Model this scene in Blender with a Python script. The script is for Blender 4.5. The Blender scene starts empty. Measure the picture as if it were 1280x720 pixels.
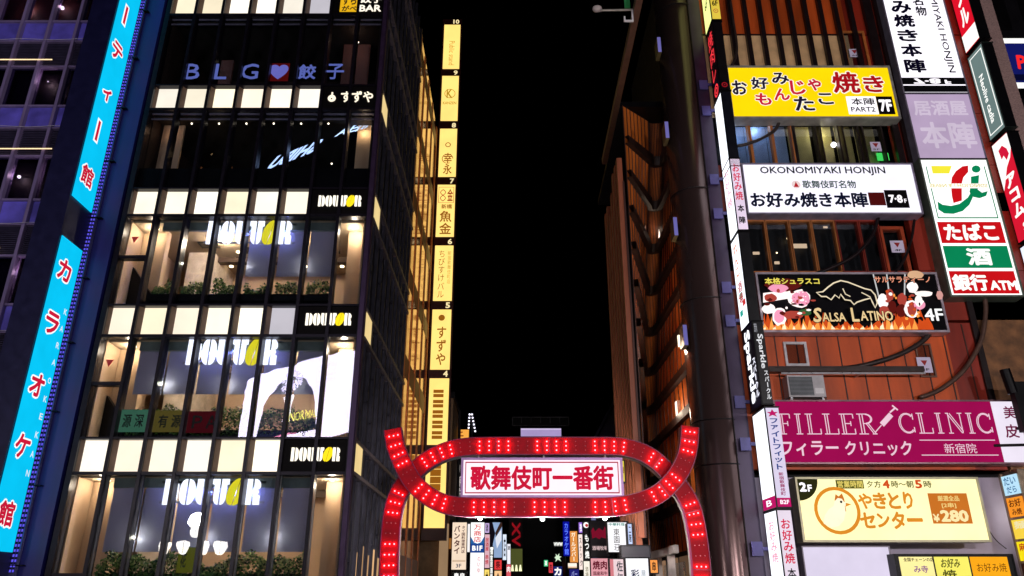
import bpy, math, random
from mathutils import Vector
random.seed(7)
R = math.radians
SC = bpy.context.scene
COL = SC.collection

# ------------------------------------------------------------------ camera, sky, exposure
PITCH, FPX, EYE = R(22.0), 950.0, 1.7
cd = bpy.data.cameras.new('street_camera')
cam = bpy.data.objects.new('street_camera', cd); COL.objects.link(cam)
cam.location = (0, 0, EYE); cam.rotation_euler = (R(90) + PITCH, 0, 0)
cd.sensor_width = 36.0; cd.lens = FPX / 1280 * 36; cd.clip_start = .1; cd.clip_end = 2000
SC.camera = cam
W = bpy.data.worlds.new('World'); SC.world = W; W.use_nodes = True
nt = W.node_tree
sky = nt.nodes.new('ShaderNodeTexSky'); sky.sky_type = 'NISHITA'; sky.sun_disc = False
sky.sun_elevation = R(-9); sky.sun_rotation = R(200)
bg = nt.nodes['Background']; bg.inputs['Strength'].default_value = .003
nt.links.new(sky.outputs[0], bg.inputs['Color'])
SC.view_settings.view_transform = 'Standard'; SC.view_settings.look = 'None'
SC.view_settings.exposure = 0.0; SC.view_settings.gamma = 1.0
SC.cycles.use_denoising = True
SC.cycles.max_bounces = 8; SC.cycles.transparent_max_bounces = 24
SC.cycles.sample_clamp_indirect = 4.0

# ------------------------------------------------------------------ materials
def lin(h):
    h = h.lstrip('#'); o = []
    for i in (0, 2, 4):
        c = int(h[i:i + 2], 16) / 255
        o.append(c / 12.92 if c <= .04045 else ((c + .055) / 1.055) ** 2.4)
    return (*o, 1)
MC = {}
def em(h, s=1.0):
    k = ('e', h, s)
    if k not in MC:
        m = bpy.data.materials.new('lit_' + h); m.use_nodes = True; n = m.node_tree
        n.nodes.clear(); e = n.nodes.new('ShaderNodeEmission'); o = n.nodes.new('ShaderNodeOutputMaterial')
        e.inputs[0].default_value = lin(h); e.inputs[1].default_value = s
        if s < 2:    # random noise painted into the emission colour dims the glow in patches
            tc = n.nodes.new('ShaderNodeTexCoord'); ns = n.nodes.new('ShaderNodeTexNoise'); ns.inputs['Scale'].default_value = 1.1; ns.inputs['Detail'].default_value = 5
            rp = n.nodes.new('ShaderNodeValToRGB'); c = lin(h)
            rp.color_ramp.elements[0].position = .32; rp.color_ramp.elements[1].position = .62
            rp.color_ramp.elements[0].color = (*[x * .91 for x in c[:3]], 1); rp.color_ramp.elements[1].color = c
            n.links.new(tc.outputs['Object'], ns.inputs['Vector']); n.links.new(ns.outputs[0], rp.inputs[0]); n.links.new(rp.outputs[0], e.inputs[0])
        n.links.new(e.outputs[0], o.inputs[0]); MC[k] = m
    return MC[k]
def pb(h, rough=.6, metal=0.0, var=.25, scale=3.0, bump=.0, streak=False, spec=.5):
    """principled surface with procedural colour variation and optional bump"""
    k = ('p', h, rough, metal, var, scale, bump, streak, spec)
    if k not in MC:
        m = bpy.data.materials.new('surface_' + h); m.use_nodes = True; n = m.node_tree
        b = n.nodes['Principled BSDF']; L = n.links.new
        b.inputs['Roughness'].default_value = rough; b.inputs['Metallic'].default_value = metal
        b.inputs['Specular IOR Level'].default_value = spec
        tc = n.nodes.new('ShaderNodeTexCoord'); mp = n.nodes.new('ShaderNodeMapping')
        mp.inputs['Scale'].default_value = (1, 1, .15) if streak else (1, 1, 1)
        ns = n.nodes.new('ShaderNodeTexNoise'); ns.inputs['Scale'].default_value = scale; ns.inputs['Detail'].default_value = 6
        rp = n.nodes.new('ShaderNodeValToRGB')
        c = lin(h)
        rp.color_ramp.elements[0].position = .3; rp.color_ramp.elements[1].position = .72
        rp.color_ramp.elements[0].color = (*[x * (1 - var) for x in c[:3]], 1)
        rp.color_ramp.elements[1].color = (*[min(1, x * (1 + var)) for x in c[:3]], 1)
        L(tc.outputs['Object'], mp.inputs[0]); L(mp.outputs[0], ns.inputs['Vector'])
        L(ns.outputs[0], rp.inputs[0]); L(rp.outputs[0], b.inputs['Base Color'])
        rr = n.nodes.new('ShaderNodeMapRange'); rr.inputs[3].default_value = max(.02, rough - .1); rr.inputs[4].default_value = min(1, rough + .12)
        L(ns.outputs[0], rr.inputs[0]); L(rr.outputs[0], b.inputs['Roughness'])
        if bump:
            bp = n.nodes.new('ShaderNodeBump'); bp.inputs['Strength'].default_value = bump; bp.inputs['Distance'].default_value = .02
            n2 = n.nodes.new('ShaderNodeTexNoise'); n2.inputs['Scale'].default_value = scale * 9
            L(tc.outputs['Object'], n2.inputs['Vector']); L(n2.outputs[0], bp.inputs['Height']); L(bp.outputs[0], b.inputs['Normal'])
        MC[k] = m
    return MC[k]
def glass(fac=.1, tint='#e8ecf0', name='window_glass'):
    k = ('g', fac, tint)
    if k not in MC:
        m = bpy.data.materials.new(name); m.use_nodes = True; n = m.node_tree; n.nodes.clear(); L = n.links.new
        t = n.nodes.new('ShaderNodeBsdfTransparent'); t.inputs[0].default_value = lin(tint)
        g = n.nodes.new('ShaderNodeBsdfGlossy'); g.inputs['Roughness'].default_value = .0
        tc = n.nodes.new('ShaderNodeTexCoord'); ns = n.nodes.new('ShaderNodeTexNoise'); ns.inputs['Scale'].default_value = .9
        bp = n.nodes.new('ShaderNodeBump'); bp.inputs['Strength'].default_value = .02; bp.inputs['Distance'].default_value = .1
        L(tc.outputs['Object'], ns.inputs['Vector']); L(ns.outputs[0], bp.inputs['Height']); L(bp.outputs[0], g.inputs['Normal'])
        x = n.nodes.new('ShaderNodeMixShader'); x.inputs[0].default_value = fac
        o = n.nodes.new('ShaderNodeOutputMaterial')
        L(t.outputs[0], x.inputs[1]); L(g.outputs[0], x.inputs[2]); L(x.outputs[0], o.inputs[0]); MC[k] = m
    return MC[k]
def fabric(h, trans=.5):
    k = ('f', h, trans)
    if k not in MC:
        m = bpy.data.materials.new('roller_blind_fabric'); m.use_nodes = True; n = m.node_tree; n.nodes.clear(); L = n.links.new
        d = n.nodes.new('ShaderNodeBsdfDiffuse'); t = n.nodes.new('ShaderNodeBsdfTranslucent')
        tc = n.nodes.new('ShaderNodeTexCoord'); ns = n.nodes.new('ShaderNodeTexNoise'); ns.inputs['Scale'].default_value = 1.5
        mx = n.nodes.new('ShaderNodeMix'); mx.data_type = 'RGBA'
        c = lin(h); mx.inputs[6].default_value = (*[x * .8 for x in c[:3]], 1); mx.inputs[7].default_value = c
        L(tc.outputs['Object'], ns.inputs['Vector']); L(ns.outputs[0], mx.inputs[0])
        L(mx.outputs[2], d.inputs[0]); L(mx.outputs[2], t.inputs[0])
        x = n.nodes.new('ShaderNodeMixShader'); x.inputs[0].default_value = trans
        o = n.nodes.new('ShaderNodeOutputMaterial'); L(d.outputs[0], x.inputs[1]); L(t.outputs[0], x.inputs[2]); L(x.outputs[0], o.inputs[0]); MC[k] = m
    return MC[k]
BLACK = pb('#09080b', .4, var=.2, spec=.2)
SOOT = pb('#0e0c11', .6, spec=.2)
METAL = pb('#8c8c92', .35, .9, .15, 6)
STEEL = pb('#b9b9be', .3, .85, .1, 8)
WHITE = pb('#d8d6d6', .5, 0, .08)
GLASS = glass(.1)
INK = pb('#14121c', .5, var=.05)

# ------------------------------------------------------------------ geometry helpers
_gl = {}
def glyphs(s, bold=0.0, ext=0.0):
    k = (s, bold, ext)
    if k not in _gl:
        cu = bpy.data.curves.new('t', 'FONT'); cu.body = s; cu.offset = bold; cu.resolution_u = 2; cu.extrude = ext
        o = bpy.data.objects.new('t', cu); COL.objects.link(o)
        dg = bpy.context.evaluated_depsgraph_get()
        me = bpy.data.meshes.new_from_object(o.evaluated_get(dg))
        v = [tuple(p.co) for p in me.vertices]; f = [tuple(p.vertices) for p in me.polygons]
        bpy.data.objects.remove(o); bpy.data.curves.remove(cu); bpy.data.meshes.remove(me)
        x0, x1 = min(p[0] for p in v), max(p[0] for p in v); y0, y1 = min(p[1] for p in v), max(p[1] for p in v)
        _gl[k] = (v, f, x0, x1, y0, y1)
    return _gl[k]
class Fr:
    """a flat frame in space: origin, right, up and outward normal"""
    def __init__(s, o, n):
        s.o = Vector(o); s.n = Vector(n).normalized(); s.u = Vector((0, 0, 1)); s.r = s.u.cross(s.n)
    def p(s, a, b, c=0): return s.o + s.r * a + s.u * b + s.n * c
class MB:
    def __init__(s): s.v = []; s.f = []; s.m = []
    def add(s, vs, fs, mi=0):
        k = len(s.v); s.v += [tuple(p) for p in vs]
        for f in fs: s.f.append(tuple(k + i for i in f)); s.m.append(mi)
        return s
    def box(s, x0, x1, y0, y1, z0, z1, mi=0):
        vs = [(x, y, z) for x in (x0, x1) for y in (y0, y1) for z in (z0, z1)]
        return s.add(vs, [(0, 1, 3, 2), (4, 6, 7, 5), (0, 4, 5, 1), (2, 3, 7, 6), (0, 2, 6, 4), (1, 5, 7, 3)], mi)
    def fbox(s, F, a0, a1, b0, b1, c0, c1, mi=0):
        vs = [F.p(a, b, c) for a in (a0, a1) for b in (b0, b1) for c in (c0, c1)]
        return s.add(vs, [(0, 1, 3, 2), (4, 6, 7, 5), (0, 4, 5, 1), (2, 3, 7, 6), (0, 2, 6, 4), (1, 5, 7, 3)], mi)
    def fpoly(s, F, pts, c0, c1=None, mi=0):
        n = len(pts)
        if c1 is None: return s.add([F.p(a, b, c0) for a, b in pts], [tuple(range(n))], mi)
        vs = [F.p(a, b, c0) for a, b in pts] + [F.p(a, b, c1) for a, b in pts]
        fs = [tuple(range(n, 2 * n)), tuple(range(n - 1, -1, -1))] + [(i, (i + 1) % n, n + (i + 1) % n, n + i) for i in range(n)]
        return s.add(vs, fs, mi)
    def fband(s, F, pts, w, c0, c1=None, mi=0, closed=False):
        """stroke of width w along 2-D points"""
        n = len(pts); L = []; Q = []
        for i in range(n):
            a = pts[(i - 1) % n] if (closed or i) else pts[i]; b = pts[(i + 1) % n] if (closed or i < n - 1) else pts[i]
            dx, dy = b[0] - a[0], b[1] - a[1]; d = math.hypot(dx, dy) or 1
            ww = (w[i] if isinstance(w, (list, tuple)) else w) / 2
            L.append((pts[i][0] - dy / d * ww, pts[i][1] + dx / d * ww)); Q.append((pts[i][0] + dy / d * ww, pts[i][1] - dx / d * ww))
        for i in range(n if closed else n - 1):
            j = (i + 1) % n
            s.fpoly(F, [L[i], L[j], Q[j], Q[i]], c0, c1, mi)
        return s
    def tube(s, pts, r, n=8, mi=0, caps=True):
        P = [Vector(p) for p in pts]; rings = []; ref = Vector((.13, .31, .94))
        for i, p in enumerate(P):
            t = (P[min(i + 1, len(P) - 1)] - P[max(i - 1, 0)]).normalized()
            a = t.cross(ref).normalized() if abs(t.dot(ref)) < .98 else t.cross(Vector((1, 0, 0))).normalized()
            b = t.cross(a); rr = r[i] if isinstance(r, (list, tuple)) else r
            rings.append([p + a * rr * math.cos(2 * math.pi * k / n) + b * rr * math.sin(2 * math.pi * k / n) for k in range(n)])
        vs = [q for g in rings for q in g]
        fs = [(i * n + k, i * n + (k + 1) % n, (i + 1) * n + (k + 1) % n, (i + 1) * n + k) for i in range(len(P) - 1) for k in range(n)]
        if caps: fs += [tuple(range(n - 1, -1, -1)), tuple((len(P) - 1) * n + k for k in range(n))]
        return s.add(vs, fs, mi)
    def ball(s, c, r, n=8, mi=0, sq=(1, 1, 1)):
        vs = []; m = max(3, n // 2)
        for i in range(m + 1):
            th = math.pi * i / m
            for k in range(n):
                ph = 2 * math.pi * k / n
                vs.append((c[0] + r * sq[0] * math.sin(th) * math.cos(ph), c[1] + r * sq[1] * math.sin(th) * math.sin(ph), c[2] + r * sq[2] * math.cos(th)))
        return s.add(vs, [(i * n + k, i * n + (k + 1) % n, (i + 1) * n + (k + 1) % n, (i + 1) * n + k) for i in range(m) for k in range(n)], mi)
    def text(s, F, t, box, c=.006, mi=0, bold=.02, vert=False, ext=0.0, shear=0.0, keep=False, rot=0.0, order=None):
        """text fitted into box (a0,b0,a1,b1) of frame F"""
        a0, b0, a1, b1 = box
        if vert:
            n = len(t); h = (b1 - b0) / n
            for i, ch in enumerate(t):
                if ch == ' ': continue
                y1 = b1 - i * h; y0 = y1 - h; w = a1 - a0
                if ch == 'ー':
                    s.fbox(F, a0 + w * .42, a0 + w * .58, y0 + h * .12, y1 - h * .08, c, c + max(ext, .004), mi); continue
                g = glyphs(ch, 0, 0); gw, gh = min(.92, max(.12, g[3] - g[2] + 2 * bold)), min(.92, max(.1, g[5] - g[4] + 2 * bold))
                cx, cy = (a0 + a1) / 2, (y0 + y1) / 2
                s.text(F, ch, (cx - w * gw / 2, cy - h * gh / 2, cx + w * gw / 2, cy + h * gh / 2), c, mi, bold, False, ext, shear)
            return s
        if bold > .012 and not ext:      # heavier strokes: stacked copies shifted round a small circle
            v, f, x0, x1, y0, y1 = glyphs(t, 0, 0)
            if rot: ka, kb = (a1 - a0) / (y1 - y0 + 2 * bold) * bold, (b1 - b0) / (x1 - x0 + 2 * bold) * bold
            else: ka, kb = (a1 - a0) / (x1 - x0 + 2 * bold) * bold, (b1 - b0) / (y1 - y0 + 2 * bold) * bold
            sh = [(math.cos(k * math.pi / 4), math.sin(k * math.pi / 4)) for k in range(8)] + [(0, 0)]
            if bold > .05: sh += [(.5 * p, .5 * q) for p, q in sh[:8]]
            for i, (p, q) in enumerate(sh):
                s.text(F, t, (a0 + ka + p * ka, b0 + kb + q * kb, a1 - ka + p * ka, b1 - kb + q * kb), c + .0002 * i, mi, 0, False, 0, shear, keep, rot)
            return s
        v, f, x0, x1, y0, y1 = glyphs(t, bold if bold < 0 else 0, ext)
        sx = (a1 - a0) / (x1 - x0); sy = (b1 - b0) / (y1 - y0)
        if rot: sx, sy = (a1 - a0) / (y1 - y0), (b1 - b0) / (x1 - x0)
        if keep: sx = sy = min(sx, sy)
        out = []
        for x, y, z in v:
            if rot:   # reading downwards
                a = a0 + (y - y0) * sx; b = b1 - (x - x0) * sy; a += shear * (b - b0)
            else:
                a = a0 + (x - x0) * sx; b = b0 + (y - y0) * sy; a += shear * (b - b0)
            out.append(F.p(a, b, c + ext + z if ext else c))
        return s.add(out, f, mi)
    def build(s, name, mats, parent=None, smooth=False):
        me = bpy.data.meshes.new(name)
        off = Vector((0, 0, 0))
        if parent is not None:
            q = parent
            while q is not None: off += q.location; q = q.parent
        else:
            xs = [p[0] for p in s.v]; ys = [p[1] for p in s.v]; zs = [p[2] for p in s.v]
            off = Vector(((min(xs) + max(xs)) / 2, (min(ys) + max(ys)) / 2, min(zs)))
        me.from_pydata([Vector(p) - off for p in s.v], [], s.f)
        if not isinstance(mats, (list, tuple)): mats = [mats]
        for m in mats: me.materials.append(m)
        if len(mats) > 1: me.polygons.foreach_set('material_index', s.m)
        if smooth: me.polygons.foreach_set('use_smooth', [True] * len(me.polygons))
        me.update()
        o = bpy.data.objects.new(name, me); COL.objects.link(o)
        if parent is not None: o.parent = parent
        else: o.location = off
        return o
def each(boxes, name, mat, parent):
    for b in boxes: MB().box(*b).build(name, mat, parent)
def tag(o, label=None, cat=None, group=None, kind=None):
    if label: o['label'] = label
    if cat: o['category'] = cat
    if group: o['group'] = group
    if kind: o['kind'] = kind
    return o
def thing(name, label, cat, loc, group=None):
    o = bpy.data.objects.new(name, None); COL.objects.link(o); o.location = loc; o.empty_display_size = .2
    return tag(o, label, cat, group)
def dup(root, loc, label=None):
    c = root.copy(); COL.objects.link(c); c.location = loc
    if label: c['label'] = label
    for ch in list(root.children):
        d = ch.copy(); COL.objects.link(d); d.parent = c
        for g in list(ch.children):
            e = g.copy(); COL.objects.link(e); e.parent = d
    return c
def lamp(name, loc, power, color, size=.15, parent=None):
    l = bpy.data.lights.new(name, 'POINT'); l.energy = power; l.color = color; l.shadow_soft_size = size
    o = bpy.data.objects.new(name, l); COL.objects.link(o)
    if parent is not None:
        o.parent = parent; o.location = Vector(loc) - parent.location
    else: o.location = loc
    return o
# measured directions of the photograph: slope right and slope up per metre of depth
def ray(u, v):
    yv = (360 - v) / FPX; fw = math.cos(PITCH) - math.sin(PITCH) * yv
    return (u - 640) / FPX / fw, (math.sin(PITCH) + math.cos(PITCH) * yv) / fw
def zat(v, Y): return EYE + ray(640, v)[1] * Y
def xat(u, v, Y): return ray(u, v)[0] * Y
def front(u0, v0, u1, v1, Y):
    """frame, width, height of an upright panel facing the street at depth Y; u at mid height"""
    vm = (v0 + v1) / 2; x0, x1 = xat(u0, vm, Y), xat(u1, vm, Y); z1, z0 = zat(v0, Y), zat(v1, Y)
    return Fr((x0, Y, z0), (0, -1, 0)), x1 - x0, z1 - z0
def nb(w, h, b): return (b[0] * w, (1 - b[3]) * h, b[2] * w, (1 - b[1]) * h)

def decorate(F, w, h, root, texts, shapes):
    by = {}
    lay = {}
    pic = len(shapes) > 60
    for si, sh in enumerate(shapes):
        kind, m, a = sh[0], sh[1], sh[2:]
        if pic:
            if si == 0: pm = MB(); pms = [KK]; pm.fbox(F, .01, w - .01, .01, h - .01, .0004, .002)
            if m not in pms: pms.append(m)
            mb, mi = pm, pms.index(m)
        else: mb, mi = by.setdefault((str(si), 'emblem'), (MB(), m))[0], 0
        c = .0035 + .0012 * len([1 for q in lay if q]); lay[len(lay) + 1] = 1
        if kind == 'rect':
            x0, y0, x1, y1 = nb(w, h, a[0]); mb.fbox(F, x0, x1, y0, y1, .0005, c, mi)
        elif kind == 'poly':
            mb.fpoly(F, [(p * w, (1 - q) * h) for p, q in a[0]], c, None, mi)
        elif kind == 'band':
            mb.fband(F, [(p * w, (1 - q) * h) for p, q in a[0]], a[1], c, None, mi, len(a) > 2 and a[2])
        elif kind == 'disc':
            px, py, r = a[0]; mb.fpoly(F, [(px * w + r * math.cos(t * math.pi / 12), (1 - py) * h + r * math.sin(t * math.pi / 12)) for t in range(24)], c, None, mi)
        elif kind == 'ring':
            px, py, r = a[0]; mb.fband(F, [(px * w + r * math.cos(t * math.pi / 14), (1 - py) * h + r * math.sin(t * math.pi / 14)) for t in range(28)], a[1], c, None, mi, True)
    if pic: pm.build('printed_picture', pms, root)
    c0 = .0045 + .0012 * len(lay)
    for ti, t in enumerate(texts):
        s, b, m = t[:3]; op = dict(t[3]) if len(t) > 3 else {}
        halo = op.pop('halo', None); bx = nb(w, h, b)
        if halo:
            hm, hw = halo
            mb = by.setdefault((ti, 'outline'), (MB(), hm))[0]
            g = dict(op); k = hw * (bx[3] - bx[1]) / (len(s) if op.get('vert') else 1)
            g['bold'] = op.get('bold', .02) + hw
            e = (bx[0] - k, bx[1] - k, bx[2] + k, bx[3] + k)
            mb.text(F, s, e, c0, **g)
        mb = by.setdefault((ti, 'lettering'), (MB(), m))[0]
        mb.text(F, s, bx, c0 + .0045, **op)
    for (mn, nm), (mb, m) in by.items():
        if mb.v: mb.build(nm, m, root)

def lightbox(name, label, cat, F, w, h, d, face, texts=(), shapes=(), frame=None, group=None, rim=.035, lip=.03):
    frame = frame or SOOT
    root = thing(name, label, cat, F.p(w / 2, 0, -d / 2), group)
    m = MB(); m.fbox(F, -rim, w + rim, -rim, h + rim, -d, -.012)
    m.fbox(F, -rim, 0, -rim, h + rim, -.012, lip); m.fbox(F, w, w + rim, -rim, h + rim, -.012, lip)
    m.fbox(F, 0, w, -rim, 0, -.012, lip); m.fbox(F, 0, w, h, h + rim, -.012, lip)
    m.build('cabinet', frame, root)
    f = MB(); f.fbox(F, .001, w - .001, .001, h - .001, -.010, 0); f.build('face_panel', face, root)
    decorate(F, w, h, root, texts, shapes)
    return root

def coffee_letters(F, box, mw, my, c0, c1, root, slit=.085, name='lettering'):
    """stencil letters D O U T bean R, every letter cut by an upright slit"""
    a0, b0, a1, b1 = box; H = b1 - b0; cw = (a1 - a0) / 6.0; g = MB(); y = MB()
    def arc(cx, cy, rx, ry, t0, t1, n=8): return [(cx + rx * math.cos(R(t0 + (t1 - t0) * i / n)), cy + ry * math.sin(R(t0 + (t1 - t0) * i / n))) for i in range(n + 1)]
    def put(k, pts, mb=g, sl=0.0): mb.fpoly(F, [(a0 + cw * (k + .05 + .88 * px) + sl * (py - .5) * H, b0 + H * py) for px, py in pts], c0, c1)
    s = slit
    put(0, [(0.04, 0), (.5 - s, 0), (.5 - s, 1), (.04, 1)]); put(0, [(.5 + s, 0)] + arc(.5 + s, .34, .5 - s, .34, -90, 0) + arc(.5 + s, .66, .5 - s, .34, 0, 90) + [(.5 + s, 1)])
    put(1, [(.5 - s, 1)] + arc(.5 - s, .64, .5 - s, .36, 90, 180) + arc(.5 - s, .36, .5 - s, .36, 180, 270)); put(1, arc(.5 + s, .36, .5 - s, .36, -90, 0) + arc(.5 + s, .64, .5 - s, .36, 0, 90))
    put(2, [(.5 - s, 1), (.02, 1)] + arc(.5 - s, .34, .48 - s, .34, 180, 270)); put(2, arc(.5 + s, .34, .48 - s, .34, -90, 0) + [(.98, 1), (.5 + s, 1)])
    put(3, [(-.06, 1), (-.06, .8), (.1, .78)] + arc(.5 - s, .3, .4 - s, .3, 180, 270) + [(.5 - s, 1)]); put(3, arc(.5 + s, .3, .4 - s, .3, -90, 0) + [(.92, .78), (1.06, .8), (1.06, 1), (.5 + s, 1)])
    for t0, dx in ((90, -.05), (-90, .05)):
        put(4, arc(.5 + dx, .5, .56, .53, t0, t0 + 180, 12), y, .36 * cw / H)
    put(5, [(0.04, 0), (.5 - s, 0), (.5 - s, 1), (.04, 1)]); put(5, [(.5 + s, 0), (1, 0), (1, .36)] + arc(.72, .5, .2, .1, -60, 60, 4) + arc(.66, .74, .34, .26, -20, 90, 6) + [(.5 + s, 1)])
    g.build(name, mw, root); y.build('coffee_bean', my, root)

def brick(h, sc=7.0):
    m = bpy.data.materials.new('brickwork_' + h); m.use_nodes = True; n = m.node_tree; b = n.nodes['Principled BSDF']; L = n.links.new
    tc = n.nodes.new('ShaderNodeTexCoord'); mp = n.nodes.new('ShaderNodeMapping'); mp.inputs['Rotation'].default_value = (R(90), 0, 0)
    k = n.nodes.new('ShaderNodeTexBrick'); k.inputs['Scale'].default_value = sc; c = lin(h)
    k.inputs['Color1'].default_value = c; k.inputs['Color2'].default_value = (*[x * .6 for x in c[:3]], 1); k.inputs['Mortar'].default_value = (.25, .2, .18, 1); k.inputs['Mortar Size'].default_value = .03
    L(tc.outputs['Object'], mp.inputs[0]); L(mp.outputs[0], k.inputs['Vector']); L(k.outputs[0], b.inputs['Base Color']); b.inputs['Roughness'].default_value = .8
    return m
# ------------------------------------------------------------------ ground (below the frame from here)
ASPH = pb('#3a3a3e', .55, 0, .3, 2.0, .3)
PAVE = pb('#77726e', .7, 0, .2, 1.5, .2)
g = MB(); g.box(-400, 400, -400, 600, -.2, 0); tag(g.build('ground', ASPH), kind='structure')
g = MB(); g.box(-3.4, 4.4, 24, 160, .0, .004); tag(g.build('road', ASPH), kind='structure')
g = MB(); g.box(-30, -3.8, 19, 160, 0, .13); tag(g.build('pavement', PAVE), kind='structure')
g = MB(); g.box(4.6, 60, 19, 160, 0, .13); tag(g.build('pavement', PAVE), kind='structure')

# ------------------------------------------------------------------ coffee building (left corner)
Y0 = 24.0
BX = [-13.72 + 1.08 * k for k in range(9)]          # mullion lines
ZT = [6.26 + 4.49 * i for i in range(6)]            # tops of the glowing spandrel rows
PH = 1.0
DB = thing('corner_building', 'dark corner building with rows of glowing cream panels above coffee shop windows', 'building', (-9.4, 30, 0))
FRAME = pb('#120d17', .35, .3, .2, 5, spec=.3)
PURPLE = pb('#3c2a45', .35, .5, .2, 4)
SIDE = pb('#070709', .3, 0, .05, .15, spec=.35)
COPPER = pb('#d07434', .5, 0, .2, 5)
CREAM = em('#ffefd4', 1.0)
# structural shell: slabs behind the panels, back wall, side wall
m = MB()
for z in ZT: m.box(-13.7, -5.2, 24.36, 40, z - PH - .02, z + .02)
m.box(-13.9, -13.72, 24.2, 40, 0, 31); m.box(-13.7, -5.2, 40, 40.2, 0, 31); m.box(-13.7, -5.2, 24.2, 40, 30.8, 31)
m.build('shell', SOOT, DB)
m = MB(); m.box(-5.2, -5.12, 24.2, 44.2, 0, 31); m.build('side_wall', SIDE, DB)
# mullions and transoms (one frame)
m = MB()
for k, x in enumerate(BX):
    w = .055 if k not in (0, 8) else .09
    m.box(x - w, x + w, 23.98, 24.34, 0, 31)
for z in ZT:
    m.box(BX[0], BX[8], 24.0, 24.3, z + .005, z + .07)
    m.box(BX[0], BX[8], 24.0, 24.3, z - PH - .10, z - PH - .005)
m.build('curtain_frame', FRAME, DB)
m = MB(); m.box(-5.13, -4.98, 23.93, 24.05, 0, 31); m.box(-5.10, -4.96, 24.06, 24.3, 0, 31); m.build('corner_post', PURPLE, DB)
for i in range(5):
    for k in range(6):
        m = MB(); m.box(BX[k] + .17, BX[k + 1] - .056, 24.22, 24.25, ZT[i] - PH + .005, ZT[i]); m.build('light_panel', em('#d9d4de', .85) if (i, k) in ((1, 5), (4, 5)) else em(random.choice(('#fff4dc', '#fff0d0', '#fff6e6', '#ffefd8')), random.choice((1.2, 1.32, 1.45, 1.6)) - (.15 if i > 2 else 0)), DB)
        m = MB(); m.add([(BX[k] + .06, 24.05, ZT[i] - PH), (BX[k] + .17, 24.23, ZT[i] - PH), (BX[k] + .17, 24.23, ZT[i]), (BX[k] + .06, 24.05, ZT[i]),
                         (BX[k] + .05, 24.25, ZT[i] - PH), (BX[k] + .05, 24.25, ZT[i])], [(0, 1, 2, 3), (0, 4, 5, 3), (1, 4, 5, 2), (0, 1, 4), (3, 2, 5)])
        m.build('reveal_panel', pb('#6b5648', .5), DB)
# windows
for i in range(6):
    zt = ZT[i] - PH - .10; zb = (ZT[i - 1] + .07) if i else .2
    for k in range(8):
        p = MB(); p.box(BX[k] + .05, BX[k + 1] - .05, 24.12, 24.132, zb, zt); p.build('window', glass(.13 if i < 3 else .07), DB)
# interiors -----------------------------------------------------------
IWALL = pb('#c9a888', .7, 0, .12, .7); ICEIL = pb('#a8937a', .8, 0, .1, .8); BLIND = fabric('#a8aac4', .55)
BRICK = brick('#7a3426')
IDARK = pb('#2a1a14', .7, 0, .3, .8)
DL = em('#ffe2b0', 14)
for i in range(3):
    zt = ZT[i] - PH - .02; zb = (ZT[i - 1] + .02) if i else .1
    each([(-13.68, -5.22, 29.2, 29.3, zb, zt), (-13.70, -13.62, 24.4, 29.2, zb, zt), (-5.32, -5.21, 24.4, 29.2, zb, zt),
          (-13.6, -12.62, 25.3, 25.4, zb, zt), (-12.72, -12.62, 25.1, 25.3, zb, zt), (-6.0, -5.33, 25.2, 25.3, zb, zt)], 'inner_wall', IWALL, DB)
    m = MB(); m.box(-13.6, -5.35, 24.45, 29.2, zt - .12, zt - .02)
    m.build('ceiling', ICEIL, DB)
    m = MB(); m.box(-12.5, -6.3, 24.42, 24.55, zt - .42, zt - .12); m.build('blind_box', pb('#5f6a66', .5), DB)
    spots = [(-12.95, 24.9), (-5.75, 24.8)] + [(-11.8 + 1.15 * j, 26.4 + .5 * (j % 2)) for j in range(5)] + [(-11.4 + 1.5 * j, 28.3) for j in range(4)]
    for x, y in spots:
        m = MB(); m.tube([(x, y, zt - .16), (x, y, zt - .115)], .075, 10); m.build('downlight', DL, DB)
    for x, y, pw in ((-13.1, 24.85, 30), (-5.75, 24.8, 36), (-10.9, 25.8, 150), (-8.2, 25.8, 150)):
        lamp('ceiling_lamp', (x, y, zt - .3), pw * 1.9, (1, .8, .56), .08, DB)
    if i == 2: spanb = range(4, 7)
    else: spanb = range(1, 7)
    for k in spanb:
        zbl = {0: zat(690, 24.6), 1: zat(493, 24.6), 2: zat(346, 24.6)}[i]
        m = MB(); m.box(BX[k] + (.10 if k == 1 else .03), BX[k + 1] - .03, 24.58, 24.59, zbl, zt - .3); m.build('roller_blind', BLIND, DB)
    if i:
        for q in range(4): m = MB(); m.box(-11.9 + 1.5 * q, -11.2 + 1.5 * q, 26.0 + .5 * (q % 2), 26.5 + .5 * (q % 2), zt - .17, zt - .125); m.build('ceiling_cassette', pb('#2c2622', .6), DB)
    m = MB(); m.box(-12.0, -6.5, 27.4, 27.7, zt - .35, zt - .13); m.build('ceiling_beam', pb('#4a3424', .6), DB)
    m = MB(); m.box(-12.6, -11.6, 27.0, 29.2, zb, zt); m.build('inner_pier', pb('#d8c4b0', .7), DB)
    # mid rail in the first bay
    zr = {0: zt - 3.0, 1: zat(480, 24.1), 2: zat(322, 24.1)}[i]
    m = MB(); m.box(BX[0], BX[1], 24.02, 24.28, zr - .06, zr + .06); m.build('mid_rail', FRAME, DB)
    if i: 
        Fq = Fr((-13.25, 24.108, zt - .95), (0, -1, 0)); m = MB(); m.fpoly(Fq, [(-.13, .11), (.13, .11), (0, -.13)], 0, .004); m.build('rescue_triangle', pb('#b01818', .5), DB)
    # low parapet inside, dark
    m = MB(); m.box(-12.55, -6.25, 24.45, 24.9, zb, zb + (.35 if i else 2.2)); m.build('parapet', BLACK, DB)
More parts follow.
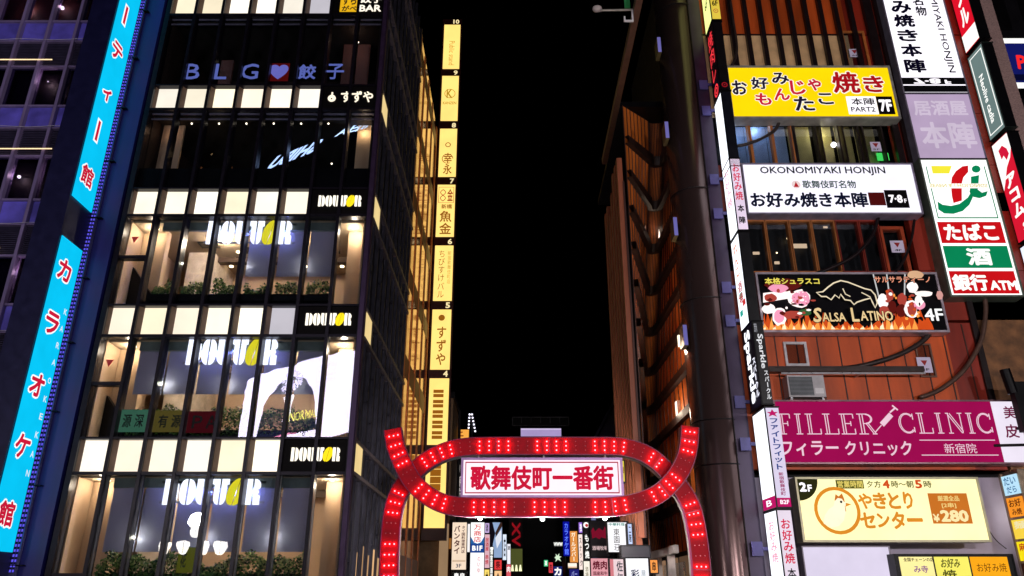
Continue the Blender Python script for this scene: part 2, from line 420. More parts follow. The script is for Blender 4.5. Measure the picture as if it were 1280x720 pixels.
# sloping stair soffits behind the first bay
for i, (za, zc) in enumerate(((1.5, .6), (zat(505, 25), zat(530, 25)), (zat(343, 25), zat(365, 25)))):
    m = MB(); m.add([(-13.6, 25.0, za + .3), (-12.75, 25.0, zc - .1), (-12.75, 25.0, zc - 1.6), (-13.6, 25.0, zc - 1.6), (-13.6, 25.2, za + .3), (-12.75, 25.2, zc - .1), (-12.75, 25.2, zc - 1.6), (-13.6, 25.2, zc - 1.6)],
                    [(0, 1, 2, 3), (4, 5, 6, 7), (0, 1, 5, 4), (1, 2, 6, 5), (2, 3, 7, 6), (3, 0, 4, 7)]); m.build('stair_flank', BLACK, DB)
# dark restaurant floors
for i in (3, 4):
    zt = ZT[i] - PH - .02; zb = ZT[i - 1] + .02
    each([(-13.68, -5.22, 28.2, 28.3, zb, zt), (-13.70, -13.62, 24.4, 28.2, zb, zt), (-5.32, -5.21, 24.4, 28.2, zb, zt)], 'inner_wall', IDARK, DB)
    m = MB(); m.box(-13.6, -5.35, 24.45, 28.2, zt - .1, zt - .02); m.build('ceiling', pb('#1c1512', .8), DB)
    if i == 3:
        m = MB(); m.box(BX[0], BX[8], 24.2, 24.5, zb, zb + .95); m.build('parapet', BLACK, DB)
        for k in range(6): 
            x = BX[k] + .55; m = MB(); m.box(x - .15, x + .1, 24.55, 24.8, zb + 1.0, zb + 1.12); m.build('planter_lamp', pb('#9a93b0', .5), DB)
        each([(-13.5, -12.7, 25.0, 25.1, zb, zt), (-5.98, -5.34, 25.0, 25.1, zb, zt)], 'inner_wall', IWALL, DB)
        lamp('ceiling_lamp', (-5.7, 24.8, zt - .5), 12, (1, .72, .42), .06, DB); lamp('ceiling_lamp', (-13.1, 24.75, zt - .5), 3, (1, .6, .35), .06, DB)
        m = MB()
        for x in (-12.2, -11.0): m.add([(x, 25.6, zb + .9), (x + .35, 25.6, zb + .9), (x + .12, 25.6, zb + 1.9), (x, 25.7, zb + .9), (x + .35, 25.7, zb + .9), (x + .12, 25.7, zb + 1.9)], [(0, 1, 2), (3, 4, 5), (0, 1, 4, 3), (1, 2, 5, 4), (2, 0, 3, 5)])
        m.build('lit_wall_slit', pb('#b06a34', .6), DB); lamp('ceiling_lamp', (-11.6, 25.2, zb + 2.2), 5, (1, .65, .3), .06, DB)
        sp = [(-12.3 + 1.05 * k, 24.7, zt - .22) for k in range(6)] + [(-11.4, 27.3, zt - .7), (-9.4, 26.8, zt - .55), (-7.4, 27, zt - .6)]
    else:
        each([(-7.0, -5.9, 25.6, 25.7, zb, zt - .2), (-12.0, -11.5, 25.6, 25.7, zb + 1.2, zt - 1.0)], 'brick_wall', BRICK, DB)
        lamp('ceiling_lamp', (-6.4, 24.9, zt - .5), 5, (1, .55, .35), .06, DB)
        sp = [(-11.0, 25.2, zt - 1.4), (-11.2, 25.6, zt - .6), (-6.3, 25.1, zt - .5)]
    for x, y, z in sp:
        m = MB(); m.ball((x, y, z), .035, 8); m.build('downlight', em('#ffe8c8', 6), DB)
    m = MB()
    for k in range(8): m.box(BX[k] + .1, BX[k + 1] - .1, 24.2, 24.24, zt - .16, zt - .10); m.box(BX[k] + .1, BX[k + 1] - .1, 24.2, 24.24, zt - .38, zt - .33)
    m.build('blind_rail', pb('#7d7486', .4), DB)
# pendant bulbs of the dumpling bar (hang inside: things of their own)
zt = ZT[4] - PH - .12
bz = zat(49, 26)
for j, u in enumerate((259, 343.5, 385.5, 428)):
    x = xat(u, 49, 26)
    if j == 0:
        pl = thing('pendant_bulb', 'small amber pendant bulb', 'pendant lamp', (x, 26, bz), 'amber bulbs hanging in the dumpling bar')
        m = MB(); m.tube([(x, 26, bz + .1), (x, 26, zt)], .008, 5); m.build('cord', BLACK, pl)
        m = MB(); m.ball((x, 26, bz), .06, 10, 0, (.7, .7, 1.5)); m.build('bulb', em('#ffd9a0', 9), pl)
    else: pl2 = dup(pl, (x, 26, bz))
    lab = ['amber pendant bulb hanging above the big letter B', 'amber pendant bulb hanging above the blue heart', 'amber pendant bulb hanging above the gap right of the heart', 'amber pendant bulb nearest the brick wall at right']
    (pl if j == 0 else pl2)['label'] = lab[j]
# hedges behind the glass
def hedge(name_label, x0, x1, y, z0, z1, n, gaps=False):
    t = thing('hedge', name_label, 'hedge', ((x0 + x1) / 2, y, z0), 'green hedges behind the coffee shop glass')
    m = MB(); m.box(x0, x1, y - .12, y + .12, z0 - .25, z0 - .001); m.build('planter_trough', BLACK, t)
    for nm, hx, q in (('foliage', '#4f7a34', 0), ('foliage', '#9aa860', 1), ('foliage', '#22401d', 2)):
        m = MB()
        for _ in range(n):
            x = random.uniform(x0, x1)
            if gaps and (x - BX[0]) % 1.08 < .14: continue
            top = z1 - .22 * random.random() ** 2 + .17 * math.sin(x * 5.3 + z1) * math.sin(x * 2.1 + z1 * 3) - (.2 if math.sin(x * 1.7 + z0 * 2) > .75 else 0)
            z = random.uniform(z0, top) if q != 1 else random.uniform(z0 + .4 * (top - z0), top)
            yy = y + random.uniform(-.14, .12); s = random.uniform(.03, .065)
            a = Vector((random.uniform(-1, 1), random.uniform(-1, .2), random.uniform(-1, 1))).normalized(); b = a.cross(Vector((random.uniform(-1, 1), .7, random.uniform(-1, 1)))).normalized()
            c = Vector((x, yy, z)); m.add([c - a * s, c - b * s * .6 , c + a * s, c + b * s * .6], [(0, 1, 2, 3)])
        m.build(nm, pb(hx, .5, 0, .4, 6), t)
hedge('long green hedge behind the lowest row of window glass', -12.5, -6.2, 24.4, zat(722, 24.4), zat(693, 24.4), 1500)
hedge('green hedge behind the middle coffee shop windows', -12.4, -6.2, 24.4, zat(545, 24.4), zat(510, 24.4), 1500)
hedge('dim low hedge behind the uppermost coffee shop windows', -12.4, -6.3, 24.4, zat(369, 24.4), zat(353, 24.4), 1100, True)
# bare fill lights added to brighten each hedge
for zz, pw in ((zat(672, 24.4), 22), (zat(480, 24.4), 24), (zat(330, 24.4), 14)):
    for x in (-11.5, -9.4, -7.3): lamp('hedge_fill', (x, 24.36, zz), pw * 1.1, (1, .92, .7), .05, DB)

# printed banners hung low behind the glass
for lb, u0, v0, u1, v1, hexc, s in (('pale green banner with dark kanji low in the middle left window', 148, 512, 184, 540, '#7ac8a0', '源深'), ('golden banner with faint kanji between the green and red ones', 192, 513, 231, 540, '#b09a4a', '有源'),
                         ('dark red banner right of the golden one', 234, 514, 276, 541, '#8a2430', 'ＰＡ'), ('small yellow green flower banner low in the lowest windows', 222, 684, 246, 716, '#a8a83a', '花')):
    F, w, h = front(u0, v0, u1, v1, 24.22)
    t = thing('banner', lb, 'banner', F.p(w / 2, 0, 0)); m = MB(); m.fbox(F, 0, w, 0, h, -.02, 0); m.build('sheet', em(hexc, .3), t)
    for j, ch in enumerate(s):
        m = MB(); m.text(F, ch, (w * (.15 + .42 * j), h * .2, w * (.45 + .42 * j), h * .8), .004); m.build('lettering', pb('#1c2a20', .6), t)
# coffee letters behind the glass, three times
for i, (v0, v1, txt) in enumerate(((599, 631, 'lowest'), (424, 456, 'middle'), (277, 305, 'topmost'))):
    Y = 24.36
    vm = (v0 + v1) / 2; x0 = -9.35 - 1.53; x1 = -9.35 + 1.53
    z0, z1 = zat(v1, Y), zat(v0, Y)
    t = thing('shop_sign', 'large glowing DOUTOR letters with yellow bean, %s of the three in the coffee windows' % txt, 'sign', (-9.35, Y, z0))
    F = Fr((0, Y, 0), (0, -1, 0))
    coffee_letters(F, (x0, z0, x1, z1), em('#f0f0ff', 2.8), em('#f6e22a', 1.6), -.02, .05, t)
    m = MB(); m.box(x0 - .1, x1 + .1, Y + .06, Y + .09, z1 - .12, z1 - .05); m.box(x0 - .1, x1 + .1, Y + .06, Y + .09, z0 + .05, z0 + .12); m.build('mounting_rail', METAL, t)
    for q in range(5): lamp('sign_glow', (x0 + (x1 - x0) * (q + .5) / 5, Y + .13, (z0 + z1) / 2), 42, (.22, .26, 1), .04, t)
# sign boxes in the two right bays
def bay_sign(i, label):
    F = Fr((BX[6] + .06, 24.04, ZT[i] - PH), (0, -1, 0)); w = BX[8] - BX[6] - .16; h = PH - .0
    t = thing('sign_box', label, 'sign', F.p(w / 2, 0, -.1))
    m = MB(); m.fbox(F, 0, w, .005, h - .005, -.17, -.02); m.build('cabinet', pb('#080506', .6, spec=.1), t)
    return t, F, w, h
for i, txt in ((0, 'lowest of the three'), (1, 'middle one of the three'), (2, 'topmost of the three')):
    t, F, w, h = bay_sign(i, 'black sign box with lit DOUTOR letters at the building corner, ' + txt)
    coffee_letters(F, (w * .12, h * .32, w * .90, h * .74), em('#fff6e4', 1.5), em('#f6d81e', 1.3), -.02, .03, t, .10)
t, F, w, h = bay_sign(3, 'black sign box with white brush lettering and gourd beside the fourth panel row')
m = MB(); m.text(F, 'すずや', (w * .36, h * .26, w * .97, h * .78), 0, 0, .03, shear=-.12); m.build('lettering', em('#fff2d8', 1.3), t)
m = MB(); m.fpoly(F, [(w * .17 + .15 * math.cos(a * .4), h * .45 + .15 * math.sin(a * .4)) for a in range(16)], -.02, .01); m.fbox(F, w * .155, w * .185, h * .6, h * .72, -.02, .01); m.build('gourd', em('#fff2d8', 1.3), t)
m = MB(); m.fpoly(F, [(w * .17 + .03 * math.cos(a * .6), h * .42 + .03 * math.sin(a * .6)) for a in range(10)], .011, .015); m.build('gourd_mark', INK, t)
t, F, w, h = bay_sign(4, 'black sign box reading dumpling BAR with yellow square at top of the picture')
m = MB(); m.fbox(F, w * .14, w * .50, h * .12, h * .95, -.02, .0); m.build('yellow_panel', em('#ffc21e', .9), t)
m = MB(); m.text(F, 'すら', (w * .18, h * .45, w * .46, h * .9), .004, 0, .03); m.build('lettering', INK, t)
m = MB(); m.text(F, 'がべ', (w * .18, h * .14, w * .48, h * .42), .004, 0, .03); m.build('lettering', INK, t)
m = MB(); m.text(F, '餃子', (w * .54, h * .55, w * .98, h * .98), 0, 0, .03); m.build('lettering', em('#fff4e2', 1.3), t); m = MB(); m.text(F, 'BAR', (w * .53, h * .12, w * .97, h * .46), 0, 0, .03); m.build('lettering', em('#fff4e2', 1.3), t)
# letters BLG heart in the dumpling bar window
Y = 24.2
F = Fr((0, Y, 0), (0, -1, 0))
t = thing('window_letters', 'lilac letters B L G with heart and two kanji standing in dark bar window', 'sign', (xat(330, 91, Y), Y, zat(104, Y)))
m = MB(); vb, vt = 100, 80
def lbox(u0, u1, v0, v1): return (xat(u0, (v0 + v1) / 2, Y), zat(v1, Y), xat(u1, (v0 + v1) / 2, Y), zat(v0, Y))
for s, u0, u1 in (('B', 232, 250), ('L', 269, 284), ('G', 302, 323), ('餃', 373, 395), ('子', 408, 430)):
    m = MB(); m.text(F, s, lbox(u0, u1, 80.5, 99), 0, 0, .03, ext=0 if s == '餃' else .02); m.build('lettering', em('#7a86e0', .85), t)
m = MB(); b = lbox(335, 361, 79, 101); m.fbox(F, b[0], b[2], b[1], b[3], -.02, -.005); m.build('heart_plate', em('#7a1414', .6), t)
m = MB(); m.text(F, '♥', lbox(336.5, 360, 81, 99), 0, 0, .02); m.build('heart', em('#8a86ea', .9), t)
# slanted glowing letters imitating screen text mirrored in the glass one floor below
F2 = Fr((0, 25.0, 0), (0, -1, 0)); Yv = 25.0
def neon(label, s, u0, u1, v0, v1, sl, hexc, mirror=False):  # letters emit to stand in for a window reflection
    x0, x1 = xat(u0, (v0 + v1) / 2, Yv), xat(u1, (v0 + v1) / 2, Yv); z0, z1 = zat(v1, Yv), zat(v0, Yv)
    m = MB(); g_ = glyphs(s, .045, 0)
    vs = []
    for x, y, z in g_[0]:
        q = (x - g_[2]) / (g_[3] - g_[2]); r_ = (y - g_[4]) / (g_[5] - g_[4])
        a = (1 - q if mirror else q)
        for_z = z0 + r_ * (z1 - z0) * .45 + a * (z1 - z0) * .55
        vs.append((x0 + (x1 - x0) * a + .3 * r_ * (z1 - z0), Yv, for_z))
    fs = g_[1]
    m.add(vs, fs); o = m.build('reflected_lettering', em(hexc, 2.4)); tag(o, label, 'neon sign')
neon('pale blue slanted glowing letters imitating a reflection in the dark restaurant window', 'SHIBU', 333, 390, 172, 214, 0, '#b4ccff', True)
neon('short white blue glowing characters imitating a reflection near the right end of the restaurant window', 'HI日A', 418, 466, 147, 172, 0, '#c4dcff', True)

# side wall detail towards the alley ----------------------------------
m = MB()
for y in [24.9 + 1.0 * k for k in range(10)]:
    m.box(-5.12, -5.0, y - .025, y + .025, 0, 31)
m.build('side_fins', pb('#44424e', .3, .7), DB)
for z in ZT: each([(-5.12, -4.96, 24.4, 34.3, z - .04, z + .08), (-5.12, -4.96, 24.4, 34.3, z - PH - .06, z - PH + .06)], 'side_band', pb('#6a6068', .35, .5), DB)
for i in range(4):
    m = MB(); m.box(-5.118, -4.97, 24.5, 25.5, ZT[i] - PH + .06, ZT[i] - .06); m.build('side_light_panel', em('#ffdf9a', .9), DB)
for y in (34.5, 36.4, 38.6, 40.9, 43.6):
    m = MB(); m.box(-5.12, -5.06, y - .16, y + .16, 0, 31); m.build('copper_pier', COPPER, DB)
m = MB(); m.box(-5.118, -5.10, 34.3, 44.1, 0, 31); m.build('side_glass', pb('#b8682c', .06, 1.0, .1, 1), DB)
each([(-5.12, -5.085, 34.4, 43.9, z, z + 1.0) for z in [2.4 + 4.49 * i for i in range(7)]], 'copper_spandrel', pb('#8a4a26', .5, 0), DB)
for j in range(10):
    y = 26 + 1.1 * j
    m = MB(); m.box(-5.119, -5.08, y, y + .42, .6, 3.0 + .25 * (j % 2)); m.build('lit_shop_window', em('#ffc890', .55 if j % 3 else .9), DB)

# ------------------------------------------------------------------ tall yellow floor directory behind
PY = 44.0
PX0, PX1 = xat(541, 380, PY), xat(564.5, 380, PY)
TW = thing('pylon_sign', 'tall yellow lit floor directory numbered 4 to 10 beyond the dark alley wall', 'sign', ((PX0 + PX1) / 2, PY + .3, 2))
m = MB(); m.box(PX0 - .12, PX1 + .10, PY + .02, PY + .55, 4.5, zat(24, PY)); m.build('cabinet', pb('#3a0d08', .5), TW)
YEL = em('#ffd878', 1.32); BR = em('#b06a1c', .75); PALE = em('#c89a28', .9)
levels = [('10', 31, 86), ('9', 95, 151), ('8', 161, 221), ('7', 231, 296), ('6', 307, 376), ('5', 387, 462), ('4', 473, 556), ('3', 568, 660)]
for s, v0, v1 in levels:
    z1, z0 = zat(v0, PY), zat(v1, PY); F = Fr((PX0, PY, z0), (0, -1, 0)); w, h = PX1 - PX0, z1 - z0
    p = MB(); p.fbox(F, 0, w, 0, h, -.015, .01); pan = p.build('face_panel', YEL, TW)
    if s != '3':
        m = MB(); m.text(F, s, (w * (.55 if len(s) > 1 else .68), h + .10, w * .92, h + .48), .0, 0, .03); m.build('floor_number', em('#ffe9b0', 1.1), TW)
    m = MB()
    if s == '10': m.text(F, 'Public stand', (w * .35, h * .08, w * .68, h * .62), .014, 0, .0, rot=1); 
    if s == '9': m.text(F, 'K', (w * .3, h * .5, w * .65, h * .7), .014); m.fband(F, [(w * .5 + .36 * math.cos(a * .4), h * .6 + .36 * math.sin(a * .4)) for a in range(16)], .05, .014, None, 0, True); m.text(F, 'KANZEN', (w * .1, h * .36, w * .9, h * .42), .014)
    if s == '8': m.text(F, '幸永', (w * .25, h * .04, w * .78, h * .5), .014, 0, .02, True); m.fband(F, [(w * .5 + .16 * math.cos(a * .4), h * .66 + .16 * math.sin(a * .4)) for a in range(16)], .06, .014, None, 0, True); m.fband(F, [(w * .5 + .36 * math.cos(a * .4), h * .37 + .36 * math.sin(a * .4)) for a in range(14)], .05, .014)
    if s == '7': m.text(F, '魚金', (w * .15, h * .04, w * .88, h * .5), .014, 0, .02, True); m.text(F, '新橋', (w * .25, h * .53, w * .85, h * .62), .014)
    if s == '6': m.text(F, 'ちびすけバル', (w * .2, h * .04, w * .58, h * .92), .014, 0, .01, True)
    if s == '5': m.text(F, 'すずや', (w * .25, h * .06, w * .8, h * .72), .014, 0, .02, True); m.fpoly(F, [(w * .5 + .2 * math.cos(a * .4), h * .86 + .2 * math.sin(a * .4)) for a in range(16)], .014)
    if m.v: m.build('lettering', PALE if s in ('10', '9') else BR, TW)
    if s == '7':
        m = MB(); m.fband(F, [(w * .08, h * .65), (w * .92, h * .65), (w * .92, h * .95), (w * .08, h * .95)], .04, .014, None, 0, True)
        m.fband(F, [(w * .32 + .17 * math.sin(a * .7) , h * (.68 + .025 * a)) for a in range(10)], .05, .014); m.fband(F, [(w * .32 - .17 * math.sin(a * .7), h * (.68 + .025 * a)) for a in range(10)], .05, .016); m.text(F, '金', (w * .56, h * .68, w * .88, h * .92), .014); m.build('fish_mark', em('#c0502a', .7), TW)
    if s == '6':
        m = MB(); m.text(F, '新宿歌舞伎町店', (w * .70, h * .3, w * .9, h * .9), .014, 0, 0, True); m.build('lettering', PALE, TW)
    if s in ('4', '3'):
        m = MB(); t0, t1 = (.06, .84) if s == '4' else (.5, 1.0)
        for j in range(5):
            for k in range(2):
                zz = h * (t1 - (t1 - t0) * (j + .1 + .42 * k) / 5); m.fbox(F, w * .22, w * .74, zz - h * .05, zz, .010, .014)
        m.build('lettering', BR, TW)
# ------------------------------------------------------------------ karaoke signs on the left
KX = -14.76
CY = em('#08c4f4', 1.08)
KP = thing('sign_pier', 'navy pier with blue light strip carrying the two karaoke signs', 'pier', (-14.8, 23.4, 0))
NAVY = pb('#14143c', .4, .2, .2, 3); NAVY2 = pb('#16165e', .5, 0, .25, 2, streak=True)
m = MB(); m.box(-15.75, KX - .05, 22.44, 23.84, 2.2, 31); m.build('cabinet', NAVY, KP)
m = MB(); m.box(KX - .05, -13.95, 24.0, 27.0, 0, 31)
for z in [1.2 + 1.55 * k for k in range(20)]: pass
m.build('pier_wall', NAVY2, KP)
m = MB(); m.box(-14.9, -14.62, 23.86, 23.98, 2.2, 31)
m.build('light_channel', pb('#5a5a8a', .35, .6), KP)
def led(h):
    m = bpy.data.materials.new('lit_dots'); m.use_nodes = True; n = m.node_tree; n.nodes.clear(); L = n.links.new
    e = n.nodes.new('ShaderNodeEmission'); o = n.nodes.new('ShaderNodeOutputMaterial'); tc = n.nodes.new('ShaderNodeTexCoord')
    w_ = n.nodes.new('ShaderNodeTexWave'); w_.bands_direction = 'Z'; w_.inputs['Scale'].default_value = 2.2
    rp = n.nodes.new('ShaderNodeValToRGB'); rp.color_ramp.elements[0].position = .4; rp.color_ramp.elements[1].position = .6
    rp.color_ramp.elements[0].color = (.004, .004, .02, 1); rp.color_ramp.elements[1].color = lin(h)
    L(tc.outputs['Object'], w_.inputs['Vector']); L(w_.outputs[1] if len(w_.outputs) > 1 else w_.outputs[0], rp.inputs[0]); L(rp.outputs[0], e.inputs[0]); L(e.outputs[0], o.inputs[0]); return m
LED = led('#6258f0')
each([(-14.79, -14.75, 23.835, 23.86, 2.3, 31), (-14.70, -14.665, 23.835, 23.86, 2.3, 31)], 'light_strip', LED, KP)
each([(-14.95, -14.44, 23.82, 23.999, z, z + .03) for z in [2.5 + 2.3 * k for k in range(13)]], 'joint', BLACK, KP)
RED = em('#d61a3c', .95); WH = em('#ffffff', 1.1)
def karaoke(label, z0, z1, chars, small):
    F = Fr((KX, 22.5, z0), (1, 0, 0)); w, h = 1.25, z1 - z0
    t = thing('karaoke_sign', label, 'sign', (KX, 23.1, z0))
    m = MB(); m.fbox(F, 0, w, 0, h, -.03, 0); m.build('face_panel', CY, t)
    for ch, v in chars:
        a, b = MB(), MB()
        zc = zat(v, 23.08) - z0; r = .36 if ch not in 'ィ' else .27
        for mb, g, c in ((a, .09, .006), (b, .035, .012)):
            if ch == 'ー':
                k = .07 if mb is a else .0
                mb.fbox(F, .50 - .07 - k, .50 + .07 + k, zc - .4 - k, zc + .4 + k, c - .004, c)
            else:
                k = g - .035; mb.text(F, ch, (.52 - r - k, zc - r - k, .52 + r + k, zc + r + k), c, 0, g)
        a.build('outline', WH, t); b.build('lettering', RED, t)
    if small:
        for ch, v in small:
            m = MB(); zc = zat(v, 23.5) - z0; m.text(F, ch, (1.0, zc - .10, 1.17, zc + .10), .006, 0, .02); m.build('lettering', em('#e8f4ff', 1.0), t)
karaoke('upper cyan karaoke sign with red characters ending in a kanji', zat(244, 22.5), 31, [('ー', 21), ('テ', 66), ('ィ', 119), ('ー', 165), ('館', 221)], None)
karaoke('lower cyan karaoke sign with red characters and small white KARAOKE KAN letters', 2.87, zat(294, 22.5), [('カ', 339), ('ラ', 405), ('オ', 482), ('ケ', 558), ('館', 642)],
        list(zip('KARAOKEKAN', (389, 410, 431, 452, 475, 498, 520, 543, 567, 591))))
# ------------------------------------------------------------------ purple curtain-wall building far left
KB = thing('office_building', 'purple lit curtain wall building with louvres behind the cyan karaoke signs', 'building', (-22, 28, 0))
MU = pb('#80709c', .45, .1, .2, 3, streak=True); SPN = pb('#665cd0', .5, 0, .4, 1.2)
xs = [-16.1 - 1.1 * k for k in range(10)]
zsp = [EYE + 24 * .1 + .0 + 4.005 * k for k in range(8)]     # spandrel tops
zsp = [zat(28, 24.1) - 4.01 * k for k in range(-1, 7)]
m = MB(); m.box(-27, -15.9, 24.5, 34, 0, 31); m.build('core', SOOT, KB)
m = MB()
for x in xs: m.box(x - .055, x + .055, 23.95, 24.25, 0, 31)
for z in zsp:
    for zz in (z, z - .98, z - 2.2): m.box(-27, -15.9, 24.02, 24.2, zz - .04, zz + .04)
m.build('curtain_frame', MU, KB)
m = MB()
for z in zsp:
    q = z - 1.05
    while q > z - 2.15: m.box(-27, -15.9, 24.1, 24.24, q - .03, q); q -= .075
m.build('louvre_grille', pb('#3b3550', .5, .3), KB)
for r, z in enumerate(zsp):
    for k in range(7):
        m = MB(); m.box(xs[k + 1] + .055, xs[k] - .055, 24.12, 24.2, z - .94, z - .04); m.build('spandrel', SPN, KB)
        m = MB(); m.box(xs[k + 1] + .055, xs[k] - .055, 24.12, 24.13, z - 3.97, z - 2.24); m.build('window', glass(.10, '#b8b4d8'), KB)
m = MB()
for z in zsp: m.box(-27, -15.9, 24.44, 24.49, z - 3.97, z - 2.24)
m.build('window_backing', pb('#1a1018', .6, 0, .6, .8), KB)
m = MB(); m.box(-27, -15.9, 24.40, 24.43, zsp[1] + .04, zsp[1] + 1.76); m.build('warm_backing', pb('#5c3128', .7, 0, .5, .8), KB)
# indoor lamps seen in that building
for u, v, s in ((78, 10, .11), (38, 12, .04), (24, 221, .09), (72, 221, .10), (32, 341, .09), (8, 474, .08), (47, 350, .03), (60, 102, .03)):
    x, z = xat(u, v, 24.33), zat(v, 24.33)
    m = MB(); m.ball((x, 24.33, z), s * .7, 8); m.build('indoor_lamp', em('#fff0c8', 9), KB); lamp('indoor_glow', (x, 24.24, z), 12, (1, .72, .4), .05, KB)
m = MB()
for k in (1, 2, 3, 4):
    z = zsp[k] - 1.98
    for j in range(44):
        x = -16.9 - .05 * j - (.9 if k % 2 else 0); m.box(x, x + .03, 23.9, 23.93, z, z + .035)
m.build('light_string', em('#ffd9a8', 1.6), KB)
m = MB()
for k in range(1, 6):
    pts = [(-27 + .5 * j, 23.9, zsp[k] - 1.0 + .03 * math.sin(j * 1.3)) for j in range(23)]; m.tube(pts, .012, 5)
m.build('hanging_cable', pb('#b9b2c8', .4), KB)
# ------------------------------------------------------------------ the red street gate
GY = 23.7
GT = thing('street_gate', 'red ribbon street gate with rows of lit bulbs spanning the alley mouth', 'gate', (.9, GY, 0))
def gp(u, v): return (xat(u, v, GY), zat(v, GY))
def smooth(P, n=8):
    out = []
    for i in range(len(P) - 1):
        p0, p1, p2, p3 = P[max(i - 1, 0)], P[i], P[i + 1], P[min(i + 2, len(P) - 1)]
        for k in range(n):
            t = k / n
            out.append(tuple(.5 * (2 * p1[j] + (p2[j] - p0[j]) * t + (2 * p0[j] - 5 * p1[j] + 4 * p2[j] - p3[j]) * t * t + (3 * p1[j] - p0[j] - 3 * p2[j] + p3[j]) * t ** 3) for j in (0, 1)))
    out.append(P[-1]); return out
horn = [(493, 539), (496, 558), (503, 577), (516.6, 602.4), (535, 620.5), (557, 631.5), (582, 635.3), (620, 635.5), (680, 635.5), (730, 635.5), (764, 634.8), (791.5, 630.5), (819, 620), (840, 601), (852.7, 579.5), (858, 558), (859.5, 536)]
legs = [(485, 718), (486, 683.5), (489, 647), (496, 619), (510.5, 596), (530, 577), (555, 563.5), (582, 557.5), (620, 556.3), (680, 556.3), (730, 556.3), (764, 556.5), (784, 558.5), (807, 566), (828, 581), (849.6, 605.5), (865, 631.5), (872.6, 662), (877, 696), (878.7, 718)]
hp = smooth([gp(*p) for p in horn]); lp = smooth([gp(*p) for p in legs])
lp = [(lp[0][0] - .02, .13), (lp[0][0] - .01, 1.0)] + lp + [(lp[-1][0] + .01, 1.0), (lp[-1][0] + .02, .13)]
REDP = pb('#aa031c', .5, 0, .2, 3, spec=.15); REDE = pb('#7a1048', .35, .2, .2, 3); GREY = pb('#9a9290', .4, .5, .2, 3)
def ribbon(pts, wd, y0, y1, name):
    n = len(pts); L = []; Q = []
    for i in range(n):
        a, b = pts[max(i - 1, 0)], pts[min(i + 1, n - 1)]; dx, dz = b[0] - a[0], b[1] - a[1]; d = math.hypot(dx, dz)
        L.append((pts[i][0] - dz / d * wd, pts[i][1] + dx / d * wd)); Q.append((pts[i][0] + dz / d * wd, pts[i][1] - dx / d * wd))
    m = MB(); e = MB(); s = MB()
    lip = .045
    for i in range(n - 1):
        j = i + 1
        m.add([(L[i][0], y0, L[i][1]), (L[j][0], y0, L[j][1]), (Q[j][0], y0, Q[j][1]), (Q[i][0], y0, Q[i][1]),
               (L[i][0], y0 + .06, L[i][1]), (L[j][0], y0 + .06, L[j][1]), (Q[j][0], y0 + .06, Q[j][1]), (Q[i][0], y0 + .06, Q[i][1])], [(0, 1, 2, 3), (4, 5, 6, 7)])
        for A, sg in ((L, 1), (Q, -1)):
            B = [(A[k][0] + (A[k][0] - pts[k][0]) * .09, A[k][1] + (A[k][1] - pts[k][1]) * .09) for k in (i, j)]
            vs = [(p[0], y, p[1]) for y in (y0 - lip, y0 + .12) for p in (A[i], A[j], B[1], B[0])]
            e.add(vs, [(0, 1, 2, 3), (4, 5, 6, 7), (0, 1, 5, 4), (2, 3, 7, 6)])
            vs = [(p[0], y, p[1]) for y in (y0 + .10, y1) for p in (A[i], A[j])]
            s.add(vs, [(0, 1, 3, 2)])
        s.add([(L[i][0], y1, L[i][1]), (L[j][0], y1, L[j][1]), (Q[j][0], y1, Q[j][1]), (Q[i][0], y1, Q[i][1])], [(0, 1, 2, 3)])
    for i in (0, n - 1):
        e.add([(L[i][0], y0 - lip, L[i][1]), (Q[i][0], y0 - lip, Q[i][1]), (Q[i][0], y1, Q[i][1]), (L[i][0], y1, L[i][1])], [(0, 1, 2, 3)])
    o = m.build('ribbon_face', REDP, GT); e.build('edge_trim', REDE, GT); s.build('ribbon_back', GREY, GT)
LIT = em('#ff2b2b', 26); BULBRED = bpy.data.materials.get('x')
def bulbmat():
    m = bpy.data.materials.new('lit_bulb'); m.use_nodes = True; n = m.node_tree; n.nodes.clear()
    e = n.nodes.new('ShaderNodeEmission'); e.inputs[0].default_value = (1, .018, .022, 1); e.inputs[1].default_value = 52
    o = n.nodes.new('ShaderNodeOutputMaterial'); n.links.new(e.outputs[0], o.inputs[0]); return m
LIT = bulbmat(); DIM = pb('#c86a78', .3, 0, .1)
def bulbs(pts, wd, y, step, start, skip=lambda x, z: False):
    S = [0]
    for i in range(1, len(pts)): S.append(S[-1] + math.dist(pts[i], pts[i - 1]))
    d = start; k = 0
    while d < S[-1] - .1:
        i = max(j for j in range(len(S) - 1) if S[j] <= d); t = (d - S[i]) / (S[i + 1] - S[i])
        p = [pts[i][q] + t * (pts[i + 1][q] - pts[i][q]) for q in (0, 1)]
        dx, dz = pts[i + 1][0] - pts[i][0], pts[i + 1][1] - pts[i][1]; dd = math.hypot(dx, dz)
        if p[1] > 1.3 and not skip(*p):
            on = k % 6 < 4; m = MB()
            for q in (-.53, 0, .53):
                m.ball((p[0] - dz / dd * wd * q, y - .03, p[1] + dx / dd * wd * q), .025 if on else .019, 8)
            m.build('bulb_row', LIT if on else DIM, GT)
        d += step; k += 1
WD = .255
ribbon(hp, WD, GY - .35, GY + .12, 'front')
ribbon(lp, WD, GY + .16, GY + .62, 'back')
xs_ = [hp[i] for i in range(len(hp))]
def near_horn(x, z): return min(math.hypot(x - a, z - b) for a, b in hp) < .40
bulbs(hp, WD, GY - .35, .30, .22)
bulbs(lp, WD, GY + .16, .30, .28, near_horn)
